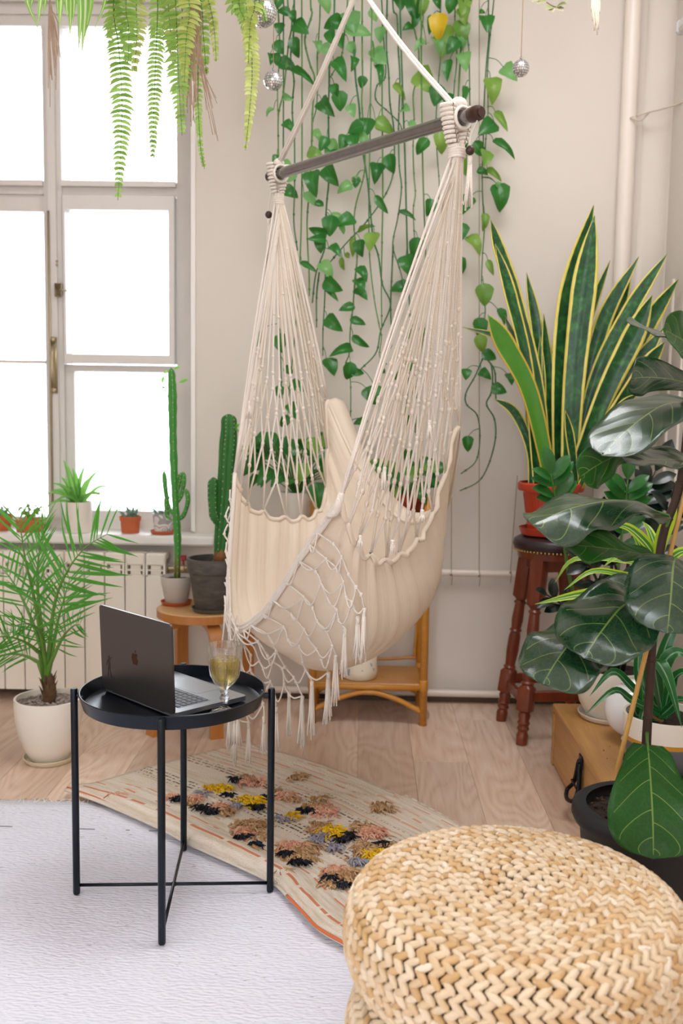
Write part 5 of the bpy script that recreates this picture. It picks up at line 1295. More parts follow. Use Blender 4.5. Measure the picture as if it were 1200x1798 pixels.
SNK = [
 ([(985, 838), (987, 690), (1002, 520), (1043, 360)], 25, .02, 0), ([(1000, 838), (1008, 680), (1026, 510), (1045, 378)], 22, -.04, 0),
 ([(962, 830), (946, 690), (905, 525), (877, 440), (862, 385)], 14, .0, 0), ([(945, 835), (928, 660), (897, 520), (870, 428)], 12, -.05, 0),
 ([(972, 825), (932, 695), (887, 605), (857, 552)], 18, -.08, 1), ([(957, 835), (946, 610), (925, 478)], 11, .06, 0), ([(966, 835), (963, 690), (955, 550)], 11, .03, 0),
 ([(965, 760), (945, 640), (900, 600), (812, 574)], 8, .08, 0), ([(940, 780), (930, 690), (912, 620), (886, 553)], 9, .04, 0),
 ([(1000, 838), (1030, 690), (1062, 560), (1123, 450)], 15, .05, 0), ([(1005, 838), (1055, 650), (1090, 540), (1108, 472)], 10, .08, 0),
 ([(1005, 838), (1045, 670), (1110, 540), (1173, 445)], 14, .0, 0), ([(1012, 840), (1062, 705), (1130, 580), (1192, 490)], 18, .03, 0),
 ([(1000, 840), (1060, 700), (1110, 595), (1146, 518)], 20, -.06, 0), ([(1010, 842), (1050, 745), (1110, 655), (1167, 575)], 18, -.03, 0),
 ([(1015, 842), (1070, 745), (1130, 650), (1168, 600)], 16, -.09, 0), ([(1010, 800), (1012, 640), (1040, 540), (1072, 457)], 9, .10, 0),
 ([(1002, 835), (1005, 740), (1020, 655), (1036, 580)], 7, .0, 0), ([(935, 832), (932, 790), (905, 725), (868, 700)], 9, .0, 0), ([(1014, 838), (1004, 785), (993, 720)], 8, -.10, 0),
 ([(933, 835), (930, 740), (924, 640)], 8, .05, 0), ([(950, 838), (951, 720), (949, 590)], 9, .02, 0), ([(975, 838), (977, 760), (986, 660)], 8, .04, 0), ([(985, 838), (996, 720), (1012, 600)], 9, .06, 0), ([(1012, 838), (1040, 740), (1075, 640)], 10, -.02, 0), ([(1018, 842), (1080, 730), (1120, 690)], 8, -.11, 0), ([(1000, 838), (1030, 640), (1100, 500)], 9, .09, 0),
 ([(1018, 842), (1075, 715), (1128, 660), (1175, 640)], 12, .05, 0), ([(1008, 842), (1055, 690), (1128, 555)], 15, .07, 0), ([(992, 838), (1020, 700), (1060, 620)], 12, .10, 0), ([(978, 838), (970, 700), (985, 560)], 13, .11, 0)]
for i, (pp, hw, dy, lt) in enumerate(SNK):
    P0 = [W(u, v, 3.71+dy*(.6+.6*k/(len(pp)-1))) for k, (u, v) in enumerate(pp)]
    bs_ = P0[0]; bs_.x = max(oo.x-.085, min(oo.x+.085, bs_.x)); bs_.y = max(oo.y-.07, min(oo.y+.07, bs_.y)); bs_.z = oo.z+.165
    w_ = hw*3.71/1748
    tw = rng.uniform(-.35, .35); lean = (P0[-1]-P0[0]).normalized(); N = Vector((tw, -1, .15))
    b = MB(); b.blade(crom(P0, 20), lambda t_, w_=w_: w_*(.62+.38*math.sin(PI*min(1, t_*1.25)*.5+0) if t_ < .62 else max(.02, (1-((t_-.62)/.38)**2.0)))*(1 if t_ < .62 else 1.0), N, .22, 22, 3, wave=.10, wfreq=1.5, ph=i)
    o = obj('leaf', b, M['snake_light'] if lt else M['snake'], sn); md = o.modifiers.new('thickness', 'SOLIDIFY'); md.thickness = .0025; md.offset = 0
# ------------------------------------------------------------------ fiddle-leaf fig in the black pot
fc = Vector((.690, 2.30, 0))
fig_ = thing('fiddle_leaf_fig', 'big-leaved fiddle-leaf fig tied to a cane in a wide black pot', 'plant', fc)
M['black_pot'] = plain('matt_black_clay', '#1a1c1e', .6, var=.35, vscale=7, bump=.15, bscale=60)
b = MB(); pot(b, fc, shell([(.120, 0), (.126, .004), (.148, .13), (.156, .225), (.160, .240), (.172, .248), (.178, .262), (.176, .280), (.166, .287)], .022, .015), 64); obj('pot', b, M['black_pot'], fig_, hard=50)
b = MB(); soil_disc(b, fc, .150, .258, .006); obj('soil', b, M['soil'], fig_)
b = MB(); r_ = random.Random(8)
for i in range(260):
    a = r_.uniform(0, 2*PI); rr = .143*math.sqrt(r_.random()); b.ball(fc+Vector((rr*math.cos(a), rr*math.sin(a), .261)), r_.uniform(.002, .005), 5, 4)
obj('soil_crumbs', b, plain('soil_crumb', '#4a372a', .95, var=.8, vscale=150), fig_, kind='stuff')
trunk = crom([fc+Vector((-.012, -.02, .255)), W(1135, 1320, 2.28), W(1143, 1180, 2.27), W(1150, 1060, 2.26), W(1165, 940, 2.26), W(1195, 850, 2.26), W(1212, 700, 2.26), W(1218, 560, 2.26)], 40)
b = MB(); b.tube(trunk, [.0125, .0105, .010, .0095, .009, .008], 10)
for i in range(4, 40, 4): b.ball(trunk[i], .0125, 8, 6, (1, 1, .45))
obj('trunk', b, plain('fig_bark', '#3b281d', .7, var=.4, vscale=30, bump=.3, bscale=50), fig_)
b = MB(); b.tube([fc+Vector((-.075, -.02, .25)), W(1085, 1350, 2.25), W(1200, 880, 2.25), W(1222, 790, 2.25)], [.0062, .006, .0055, .005], 8)
for q in (.2, .4, .6, .8): b.ball(W(1085+115*q, 1350-470*q, 2.25), .0068, 8, 5, (1, 1, .5))
obj('cane_stake', b, plain('bamboo_cane', '#c79a52', .45, var=.15, vscale=12), fig_, label='straight bamboo cane')
def fig_mat(name, c0, c1, vein, rough, trans, coat=.35, spec=.75):
    t = NT(name); u_, v_ = t.uv(); vec = t.coord(); s = t.math('MULTIPLY_ADD', v_, 2.0, -1.0); q = t.math('ABSOLUTE', s)
    n = t.noise(vec, 9, 3, .6)
    midv = t.math('LESS_THAN', q, t.math('MULTIPLY_ADD', u_, -.022, .032))
    ph_ = t.math('SUBTRACT', t.math('MULTIPLY', u_, 4.6), t.math('MULTIPLY', t.math('POWER', q, 1.5), 1.5))
    fr_ = t.math('ABSOLUTE', t.math('SUBTRACT', t.math('FRACT', t.math('ADD', ph_, t.math('MULTIPLY', t.math('SIGN', s), .22))), .5))
    sidev = t.math('MULTIPLY', t.math('GREATER_THAN', fr_, .483), t.math('LESS_THAN', q, .86))
    vn = t.math('MAXIMUM', midv, sidev)
    vo = t.new('ShaderNodeTexVoronoi'); vo.feature = 'DISTANCE_TO_EDGE'; vo.inputs['Scale'].default_value = 1.0
    cv = t.new('ShaderNodeCombineXYZ'); t.link(t.math('MULTIPLY', u_, 22.0), cv.inputs[0]); t.link(t.math('MULTIPLY', v_, 16.0), cv.inputs[1]); t.link(cv.outputs[0], vo.inputs['Vector'])
    net_ = t.math('LESS_THAN', vo.outputs['Distance'], .04)
    c = t.mix(n, lin(c0), lin(c1)); c = t.mix(t.math('MULTIPLY', net_, .05), c, lin(vein)); c = t.mix(t.math('MULTIPLY', vn, .62), c, lin(vein))
    t.link(c, t.b.inputs['Base Color']); t.setp(Roughness=rough); t.b.inputs['Specular IOR Level'].default_value = spec; t.b.inputs['Coat Weight'].default_value = coat; t.b.inputs['Coat Roughness'].default_value = .22
    pil = t.math('SUBTRACT', t.math('MULTIPLY', fr_, -1.6), t.math('MULTIPLY', vn, .8)); t.bump(pil, .3, .006)
    t.translucent(trans, lin('#5b9a2c')); return t.m
M['fig_dark'] = fig_mat('fig_leaf_dark', '#0c2d1c', '#174526', '#8fa850', .27, .05)
M['fig_green'] = fig_mat('fig_leaf_green', '#134211', '#226318', '#9cba5c', .40, .14, .05, .35)
def FIGW(t_):
    w_ = lerp_list([.10, .42, .50, .54, .62, .74, .86, .95, 1.0, 1.0], min(1, t_/.82)); return w_*math.sqrt(max(0, 1-((t_-.78)/.22)**2)) if t_ > .78 else w_
def RNDW(t_):
    w_ = lerp_list([.30, .62, .74, .82, .90, .96, 1.0, 1.0, .98, .95], min(1, t_/.82)); return w_*math.sqrt(max(0, 1-((t_-.72)/.28)**2)) if t_ > .72 else w_
def OBOW(t_):
    w_ = lerp_list([.34, .50, .56, .64, .76, .88, .96, 1.0, 1.0, .98], min(1, t_/.85)); return w_*math.sqrt(max(0, 1-((t_-.76)/.24)**2)) if t_ > .76 else w_
FIG = [  # base, tip, half width, normal, width list, mid lift, material, fold, wave, trunk node
 ((1222, 632, 2.22), (1108, 570, 2.10), .042, (.25, -.35, .9), FIGW, .012, 'fig_dark', .10, .10),
 ((1245, 625, 2.20), (1165, 578, 2.05), .050, (-.1, -.95, .3), RNDW, .0, 'fig_green', .15, .10),
 ((1228, 682, 2.22), (1109, 664, 2.02), .040, (-.15, -.92, -.15), FIGW, .010, 'fig_dark', -.20, .16),
 ((1216, 705, 2.22), (1058, 800, 2.02), .074, (-.40, -.66, .72), RNDW, .030, 'fig_dark', -.12, .08),
 ((1122, 796, 2.20), (1018, 838, 2.06), .044, (-.2, -.95, -.15), FIGW, .014, 'fig_green', .10, .16),
 ((1232, 812, 2.18), (1100, 812, 2.06), .062, (.0, -.36, .93), RNDW, .006, 'fig_dark', .05, .10),
 ((1176, 906, 2.24), (936, 922, 2.03), .078, (.02, -.42, .9), FIGW, .040, 'fig_dark', -.28, .20),
 ((1150, 978, 2.23), (984, 955, 2.06), .052, (-.05, -.70, .72), FIGW, .004, 'fig_green', .10, .22),
 ((1186, 978, 2.12), (1172, 1112, 2.00), .092, (-.12, -.97, .22), RNDW, .030, 'fig_dark', -.16, .10),
 ((1130, 1052, 2.18), (1026, 1156, 1.98), .100, (-.32, -.80, .55), RNDW, .030, 'fig_dark', -.14, .12),
 ((1046, 1106, 2.16), (953, 1202, 2.00), .090, (-.35, -.74, .60), RNDW, .030, 'fig_dark', -.16, .16),
 ((1138, 1308, 2.13), (1148, 1508, 1.99), .094, (-.04, -.97, .26), OBOW, .022, 'fig_green', -.06, .08),
 ((1200, 1000, 2.2), (1260, 1080, 2.1), .08, (.2, -.9, .4), RNDW, .02, 'fig_dark', -.1, .1),
 ((1110, 1040, 2.28), (1060, 1090, 2.34), .06, (-.3, -.8, .4), RNDW, .02, 'fig_dark', -.1, .1)]
for i, (bp, tp, hw, N, ws, lift, mt, fo, wv_) in enumerate(FIG):
    P, Q = W(*bp), W(*tp); m1 = P.lerp(Q, .35)+Vector((0, 0, lift)); m2 = P.lerp(Q, .72)+Vector((0, -.004, lift*.8))
    b = MB(); b.blade([P, m1, m2, Q], lambda t_, ws=ws, hw=hw: ws(t_)*hw, N, fo, 30, 7, wave=wv_, wfreq=2.3, ph=i*1.7, curl=.12 if i % 2 else -.05)
    o = obj('leaf', b, M[mt], fig_); md = o.modifiers.new('thickness', 'SOLIDIFY'); md.thickness = .0014; md.offset = 0
    k = min(range(len(trunk)), key=lambda j: (trunk[j]-P).length+abs(j-20)*0); T = trunk[max(0, k-1)]
    b = MB(); b.tube(crom([T, T.lerp(P, .5)+Vector((0, 0, -.006)), P, P.lerp(m1, .3)], 8), [.0045, .0035, .003, .0022], 7); obj('petiole', b, M['vine'], o)

# ------------------------------------------------------------------ plants on the chest
zc = CZ+.0003
zzc = Vector((W(1072, 1250, 3.225).x, 3.225, zc))
saucer('plant_saucer', 'white glazed saucer on the wooden chest under the dark ZZ plant pot', zzc, .106, .018, M['cream_pot'])
zz = thing('zz_plant', 'dark glossy ZZ plant in a rounded white pot on the far end of the chest', 'plant', zzc+Vector((0, 0, .006))); oo = zzc+Vector((0, 0, .0058))
b = MB(); pot(b, oo, shell([(.070, 0), (.078, .004), (.101, .045), (.113, .09), (.118, .14), (.118, .165)], .008, .015), 56); obj('pot', b, M['cream_pot'], zz, hard=50)
b = MB(); soil_disc(b, oo, .110, oo.z+.150); obj('soil', b, M['soil'], zz)
M['zz_dark'] = leaf_mat('zz_leaf_dark', ('#0e1b16', '#1d2f26'), .24, .03, spec=.6)
M['zz_green'] = leaf_mat('zz_leaf_green', ('#1f5a26', '#3a7a36'), .27, .10, spec=.6)
ZM = {}
for k, m_ in (('d', 'zz_dark'), ('g', 'zz_green')):
    b = MB(); b.blade([(0, 0, 0), (.4, 0, .05), (.75, 0, .03), (1, 0, -.05)], [.03, .17, .23, .21, .14, .0], (0, 0, 1), .2, 9, 2); me = b.mesh('leaflet'); me.materials.append(M[m_]); ZM[k] = me
ZZS = [([(1052, 1160, 3.2), (1007, 1040, 3.16), (988, 940, 3.10), (974, 865, 3.06), (968, 832, 3.04)], 'g', .088, .60, 6), ([(1078, 1160, 3.22), (1086, 1000, 3.2), (1098, 900, 3.18), (1103, 842, 3.16)], 'g', .10, .45, 6),
 ([(1085, 1160, 3.25), (1105, 980, 3.26), (1128, 885, 3.27), (1152, 826, 3.28)], 'd', .105, .50, 6), ([(1062, 1160, 3.26), (1075, 985, 3.24), (1062, 935, 3.22), (1044, 905, 3.20)], 'd', .085, .35, 6),
 ([(1060, 1160, 3.28), (1040, 1060, 3.30), (1030, 990, 3.31), (1020, 930, 3.32)], 'd', .08, .30, 6), ([(1070, 1160, 3.18), (1060, 1060, 3.12), (1040, 1000, 3.08), (1020, 985, 3.05)], 'd', .075, .35, 5),
 ([(1082, 1160, 3.2), (1090, 1060, 3.15), (1080, 990, 3.1), (1060, 960, 3.06)], 'd', .08, .35, 5), ([(1095, 1160, 3.24), (1140, 1020, 3.22), (1165, 930, 3.2), (1180, 880, 3.18)], 'd', .09, .4, 6), ([(1045, 1160, 3.2), (1015, 1100, 3.16), (985, 1060, 3.12), (962, 1045, 3.1)], 'd', .07, .45, 4)]
for si, (pp, k, ll, q0, n) in enumerate(ZZS):
    P = crom([W(*p) for p in pp], 22); P[0] = Vector((max(oo.x-.07, min(oo.x+.07, P[0].x)), max(oo.y-.06, min(oo.y+.06, P[0].y)), oo.z+.145)); b = MB(); b.tube(P, [.0075, .0055, .004, .0022], 8); s_ = obj('stalk', b, M['vine'] if k == 'g' else plain('zz_stalk_dark', '#2c2a22', .45), zz)
    for i in range(n):
        q = q0+(1-q0)*i/(n-1); j = min(21, int(q*21)); T = (P[min(21, j+1)]-P[max(0, j-1)]).normalized(); side = T.cross(Vector((.1, -1, .1))).normalized()
        for sg in ((-1, 1) if i < n-1 else (0,)):
            d = (T*(.55+.4*q)+side*sg*1.0+Vector((0, rng.uniform(-.35, .15), rng.uniform(-.1, .15)))).normalized(); N = (Vector((rng.uniform(-.3, .3), -.7, .6))); S = N.cross(d).normalized(); n2 = d.cross(S); l = ll*rng.uniform(.85, 1.1)*(1 if i else .8)
            inst('leaflet', ZM[k], s_, Matrix.Translation(P[j]) @ Matrix((d*l, S*l, n2*l)).transposed().to_4x4())
# white globe vase
gc = W(1112, 1252, 2.995); gr = .086; gc.z = zc+gr+.012
t = NT('opal_glass'); t.setp(Base_Color=lin('#ecebec'), Roughness=.12); t.b.inputs['Specular IOR Level'].default_value = .7; M['opal'] = t.m
b = MB(); prof = [(.0005, 0), (.030, 0), (.033, .004), (.030, .012)]+[(gr*math.cos(a), .012+gr+gr*math.sin(a)) for a in [math.radians(x) for x in range(-68, 66, 6)]]+[(.034, .012+gr*1.93), (.040, .012+gr*1.97), (.036, .012+gr*1.965), (.030, .012+gr*1.9), (.0005, .012+gr*1.6)]
b.lathe(prof, (gc.x, gc.y, zc), 48); solo('globe_vase', b, M['opal'], 'glossy white round glass vase between the two pots on the chest', 'vase', loc=(gc.x, gc.y, zc), hard=60)
# banded pot with striped dracaena
dc = Vector((W(1166, 1350, 2.775).x, 2.775, zc))
saucer('plant_saucer', 'black saucer under the three-coloured pot on the near end of the chest', dc, .116, .014, plain('black_saucer', '#1a1b1d', .4))
dr = thing('striped_dracaena', 'green and lime striped dracaena in a cream pot with mustard band and grey base', 'plant', dc+Vector((0, 0, .006))); oo = dc+Vector((0, 0, .0058))
t = NT('banded_pot'); sp_ = t.new('ShaderNodeSeparateXYZ'); t.link(t.coord(), sp_.inputs[0])
t.link(t.ramp(t.math('MULTIPLY', sp_.outputs[2], 6.0), [(0, '#5e6066'), (.455, '#c58a2c'), (.535, '#ece3d3')], 'CONSTANT'), t.b.inputs['Base Color']); t.setp(Roughness=.5)
b = MB(); pot(b, oo, shell([(.096, 0), (.101, .004), (.113, .07), (.119, .14), (.1195, .150)], .008, .015), 56); obj('pot', b, t.m, dr, hard=50)
b = MB(); soil_disc(b, oo, .110, oo.z+.130, .005); obj('soil', b, M['soil'], dr)
M['drac'] = leaf_mat('dracaena_leaf', ('#0f4420', '#1f6a2c'), .33, .10, stripe=(.16, '#8fb08a', .6), margin=(.93, '#4d9a45'))
M['drac_lime'] = leaf_mat('dracaena_leaf_lime', ('#2a7430', '#3f8f3a'), .33, .25, '#a8d83a', margin=(.55, '#b9d435'), mid=(.10, '#cfe08a'))
DR = [([(1132, 1290), (1108, 1205), (1075, 1180), (1036, 1222)], 9, 'drac', -.06), ([(1130, 1290), (1110, 1230), (1078, 1213), (1027, 1256)], 8, 'drac', -.09), ([(1150, 1285), (1150, 1165), (1172, 1190), (1198, 1278)], 15, 'drac', -.10),
 ([(1142, 1285), (1140, 1190), (1152, 1100), (1168, 1040)], 10, 'drac', .03), ([(1152, 1285), (1165, 1175), (1190, 1145), (1225, 1165)], 13, 'drac', -.03), ([(1158, 1285), (1175, 1245), (1195, 1228), (1225, 1240)], 9, 'drac', -.07),
 ([(1140, 1285), (1125, 1200), (1122, 1140), (1130, 1080)], 9, 'drac', .05), ([(1148, 1285), (1158, 1180), (1180, 1110), (1215, 1060)], 12, 'drac', .02), ([(1138, 1285), (1118, 1255), (1122, 1215), (1118, 1170)], 10, 'drac', -.03), ([(1150, 1290), (1180, 1200), (1205, 1180), (1230, 1200)], 10, 'drac', -.12),
 ([(1145, 1285), (1138, 1240), (1128, 1260), (1126, 1285)], 8, 'drac', -.05),
 ([(1150, 1010), (1110, 1012), (1042, 1003), (991, 1036)], 7, 'drac_lime', -.04), ([(1150, 1020), (1090, 1035), (1010, 1046), (940, 1061)], 11, 'drac_lime', -.07), ([(1150, 1015), (1105, 1026), (1078, 1028), (1044, 1048)], 7, 'drac_lime', -.1),
 ([(1150, 1000), (1100, 985), (1010, 982), (974, 1024)], 6, 'drac_lime', .03), ([(1150, 1000), (1142, 965), (1105, 928), (1070, 922)], 13, 'drac_lime', -.05), ([(1152, 1000), (1160, 950), (1178, 905), (1190, 880)], 14, 'drac_lime', -.06),
 ([(1150, 1005), (1132, 975), (1118, 945), (1105, 935)], 9, 'drac_lime', .0), ([(1155, 1005), (1180, 980), (1205, 968), (1235, 985)], 10, 'drac_lime', -.05), ([(1150, 1005), (1128, 990), (1090, 975), (1060, 995)], 8, 'drac_lime', -.08), ([(1152, 1003), (1150, 960), (1140, 930), (1128, 915)], 9, 'drac_lime', .06)]
b = MB(); b.tube(crom([oo+Vector((-.02, .01, .13)), W(1142, 1200, 2.82), W(1150, 1005, 2.85), W(1151, 990, 2.85)], 10), [.008, .007, .006], 8); obj('stem', b, M['corky'], dr)
b = MB(); b.tube([oo+Vector((-.015, -.01, .125)), W(1143, 1255, 2.77)], [.010, .008], 8); obj('stem', b, M['corky'], dr)
for i, (pp, hw, mt, dy) in enumerate(DR):
    P = [W(u, v, (2.78 if mt == 'drac' else 2.85)+dy*k/(len(pp)-1)*1.6) for k, (u, v) in enumerate(pp)]
    if mt == 'drac': P[0] = Vector((oo.x+rng.uniform(-.03, .0), oo.y-.01, oo.z+.14))
    w_ = hw*2.8/1748; b = MB(); b.blade(P, [w_*x for x in (.45, .75, .95, 1, .9, .65, .35, .02)], (rng.uniform(-.2, .2), -.75, .6), .25, 16, 2); obj('leaf', b, M[mt], dr)

# ------------------------------------------------------------------ trailing pothos
VINES = [
 [(505, -80), (506, 0), (513, 40), (506, 80), (503, 120), (497, 165), (490, 200), (489, 250), (491, 295)], [(486, -80), (488, 20), (491, 80), (487, 160), (489, 205)],
 [(517, -80), (517, 0), (515, 60), (511, 100), (516, 140), (514, 170), (513, 200), (517, 250), (518, 330), (517, 390), (522, 440)],
 [(546, -80), (546, 0), (547, 25), (537, 60), (536, 80), (546, 115), (553, 140), (548, 200), (547, 250), (545, 330), (540, 380), (541, 430), (543, 480), (544, 520)],
 [(563, -80), (563, 10), (560, 60), (558, 100), (557, 150), (556, 190), (548, 220), (547, 262)], [(587, -80), (587, 0), (586, 60), (580, 110), (578, 150), (577, 200), (577, 310), (575, 350), (573, 380), (572, 420), (569, 440), (556, 480), (549, 532)],
 [(610, -80), (610, 0), (605, 60), (601, 95), (590, 120), (580, 135)], [(637, -80), (637, 0), (636, 90), (637, 140), (636, 180), (640, 230), (641, 300), (625, 360), (621, 400), (627, 450), (623, 490), (620, 540), (615, 580), (613, 620), (608, 640), (614, 660), (617, 690), (616, 738)],
 [(618, -80), (620, 20), (624, 100), (626, 140), (631, 190), (634, 240), (645, 310), (650, 360), (655, 420), (664, 450), (672, 500), (686, 535), (669, 580), (660, 620), (630, 652)],
 [(680, -80), (680, 0), (679, 80), (682, 130), (686, 180), (692, 230), (691, 300), (675, 345), (640, 395), (610, 425), (576, 465)], [(690, -80), (690, 5), (697, 30), (700, 90), (702, 140), (700, 220), (702, 290), (705, 330), (700, 380), (690, 420), (692, 440), (705, 480), (710, 512)],
 [(668, -80), (672, 40), (678, 130), (663, 150), (661, 175), (680, 195), (700, 215), (708, 232)], [(725, -80), (725, 20), (730, 60), (736, 85), (735, 130), (727, 165), (727, 210), (726, 260), (727, 310), (730, 340), (727, 370), (729, 422)],
 [(745, -80), (745, 20), (738, 70)], [(775, -80), (775, 0), (772, 60), (774, 90), (771, 130), (768, 180), (767, 212), (768, 270), (772, 320), (770, 360)], [(800, -80), (800, 20), (803, 100), (799, 150), (797, 185)],
 [(826, -80), (826, 0), (820, 40), (823, 90), (826, 185)], [(858, -80), (858, 0), (860, 60), (856, 100), (852, 140), (850, 200), (848, 260), (847, 310), (849, 360), (850, 400), (848, 450), (846, 500), (852, 545), (845, 590), (850, 625)],
 [(866, -80), (865, 30), (862, 60), (857, 130), (858, 200), (852, 262)], [(812, -80), (812, 60), (800, 250), (796, 350), (798, 430), (805, 460), (807, 500), (804, 570), (800, 625)],
 [(850, 625), (843, 640), (835, 660), (818, 690), (820, 710), (838, 730), (843, 770), (835, 810), (810, 832)], [(850, 625), (862, 640), (865, 665), (862, 690), (855, 710), (868, 735), (870, 770), (858, 815), (840, 845), (808, 862)], [(850, 625), (868, 650), (870, 690), (872, 705)],
 [(652, -80), (650, 200), (648, 330), (649, 440), (657, 520), (665, 570), (670, 592), (668, 625), (680, 640)], [(672, 130), (673, 330), (672, 420), (670, 500), (670, 575)], [(690, 430), (688, 480), (686, 540), (688, 590), (687, 612)],
 [(572, 470), (570, 530), (568, 580), (567, 625)], [(560, 478), (556, 520), (556, 575)], [(500, -80), (497, 330), (489, 520), (492, 600), (495, 700)], [(530, -80), (530, 320), (523, 520), (507, 700)], [(616, 738), (618, 780)],
 [(700, -80), (712, 300), (718, 480), (722, 600), (712, 740)], [(738, -80), (742, 240), (748, 480), (742, 620), (730, 760)]]
LV = """487 4 22 110 g;499 21 20 200 g;515 28 18 80 g;529 49 26 35 g;491 50 18 90 g;490 83 22 60 g;519 81 28 80 g;476 102 15 80 g;486 103 18 90 g;504 114 30 20 g;531 132 36 25 g .45;587 41 30 165 g;582 65 24 80 g;598 72 22 80 g;558 80 15 60 p;575 88 22 30 p;618 38 30 70 p;629 55 42 10 p .6;618 84 20 60 p;570 6 30 60 p;596 119 28 50 g;621 110 17 90 g;636 143 18 95 g;589 158 20 80 g;596 176 30 80 g;572 187 24 55 g;504 172 14 10 p;474 196 15 150 p;507 222 20 30 g;557 238 20 40 p;568 253 24 120 g;585 257 24 60 p;603 251 26 110 g;621 248 24 80 g;636 244 24 20 p;625 226 28 160 g;643 224 30 100 g;554 272 26 10 v;579 266 18 120 g;484 281 17 110 g;505 288 16 20 p;618 194 20 70 p;665 99 28 60 p;669 60 24 100 p;656 26 20 60 p;665 128 26 60 g .6;673 220 30 30 v;581 308 32 60 g;550 319 32 90 g;661 301 26 95 g;625 319 16 100 g;510 312 24 150 p
704 5 20 85 g;727 12 28 90 g;728 35 22 90 g;740 10 28 95 v;716 48 15 160 g;769 4 18 70 g;757 43 30 100 g .5;771 45 38 95 y;783 64 34 80 v;768 77 24 60 p;777 87 22 90 v;793 8 24 110 g;812 8 28 80 v;815 27 28 85 v;809 56 36 85 v;810 71 26 60 p;795 81 28 130 g;816 106 24 80 p;787 123 34 100 g .55;748 142 38 55 v;767 167 32 100 g;785 175 20 80 g;815 167 28 95 g .4;740 78 18 170 p;855 40 22 80 g;847 21 9 10 g;865 156 34 80 v;895 127 26 40 p;881 212 34 55 v .4;856 225 30 150 g;886 260 42 32 g .35;841 261 26 60 g;853 277 24 90 v;868 306 28 35 v .5;848 302 18 10 g;875 328 16 60 p;815 256 22 100 g;812 287 26 80 v;820 231 22 90 g .4;742 256 28 130 g;775 248 34 85 v;702 160 28 50 v .5;676 223 30 30 v;687 287 30 80 g;664 302 26 120 g;725 218 14 10 p;712 192 13 0 p;666 129 24 70 g .5;668 102 24 40 p
510 338 26 25 g;545 350 28 40 p .7;562 358 15 10 g;606 330 24 160 p;625 319 18 90 v;670 359 34 55 g .45;716 378 30 20 g .4;592 382 24 -30 p;581 396 32 100 g;607 389 30 165 g;601 403 15 60 p;559 407 28 200 g .7;557 420 28 185 g .5;563 431 24 90 g;587 439 20 20 g;620 434 30 90 v .5;633 435 26 90 g;653 424 30 110 v;643 401 26 -30 v .5;611 449 11 10 v;602 464 22 85 v .5;543 469 30 30 g .4;573 473 28 45 p;584 501 30 35 g;583 515 28 50 g .4;636 480 24 45 g;632 500 20 55 g;634 515 22 30 g;609 541 26 170 g .7;629 565 26 15 g .7;586 568 30 45 g;633 600 30 35 g .6;601 616 32 170 g .7;581 644 30 60 g;613 652 30 100 g;628 654 24 5 g .7;731 437 36 100 g;716 464 28 80 g;702 506 32 175 g;755 364 26 100 g;652 695 30 60 g;671 651 15 20 g;725 592 18 100 g;741 584 18 80 g;453 596 26 110 g .5;494 603 30 90 g;522 679 22 20 g;491 688 20 100 g;483 765 28 60 g;466 752 16 110 g;633 741 24 170 g .7;453 832 28 110 g;470 884 20 170 g;507 650 18 40 g;515 720 22 70 g;500 740 22 120 g;492 830 24 90 g;508 800 20 60 g
878 345 40 80 g;819 359 28 120 g;808 409 32 100 g;833 428 30 40 v;808 467 28 60 g;851 389 26 90 v .7;862 470 26 70 v .5;851 518 36 85 v;882 556 28 60 g .7;843 576 32 80 g;846 603 30 85 v;860 625 26 20 g;819 657 17 90 g;852 657 18 30 g;896 665 18 60 g;877 684 26 20 g;822 779 24 90 g;804 570 14 30 p;720 640 20 60 g;700 660 18 120 g;730 690 22 90 g;712 740 22 80 g;716 800 22 100 g;660 690 24 80 g"""
leaves = []
for ln in LV.split('\n'):
    for it in ln.split(';'):
        f_ = it.split()
        if len(f_) >= 5: leaves.append((float(f_[0]), float(f_[1]), float(f_[2]), float(f_[3]), f_[4], float(f_[5]) if len(f_) > 5 else .95))
PLS = [('the window side', -99, 560), ('the middle', 560, 660), ('behind the netting', 660, 9999)]
PLAB = ['trailing pothos whose vines hang nearest the window, left of the spreader bar knot', 'trailing pothos whose vines hang in the gap between the two nets', 'trailing pothos with variegated and one yellow leaf, hanging past the bar end knob']
shelf_z = 2.98
b = MB(); b.box((-.55, 3.86, shelf_z-.02), (.75, YW, shelf_z), bev=.003); 
for x in (-.4, .1, .6): b.box((x, 3.9, shelf_z-.09), (x+.02, YW, shelf_z-.02))
solo('wall_shelf', b, M['white_paint'], 'white wall shelf high above the vines carrying the pothos pots', 'shelf', loc=(.1, YW, shelf_z), smooth=False)
plants = []
for i, (nm, u0, u1) in enumerate(PLS):
    uc = (530, 625, 780)[i]; px = W(uc, -60, 3.96).x; c = Vector((px, 3.965, shelf_z+.0005))
    th = thing('trailing_pothos', PLAB[i], 'plant', c); b = MB(); pot(b, c, shell([(.05, 0), (.054, .003), (.07, .12), (.073, .13)], .005, .01), 32); obj('pot', b, M['terracotta'], th, hard=40); b = MB(); soil_disc(b, c, .066, shelf_z+.115); obj('soil', b, M['soil'], th); plants.append((th, c))
vine_objs = []; placed = {}
vine_px = []
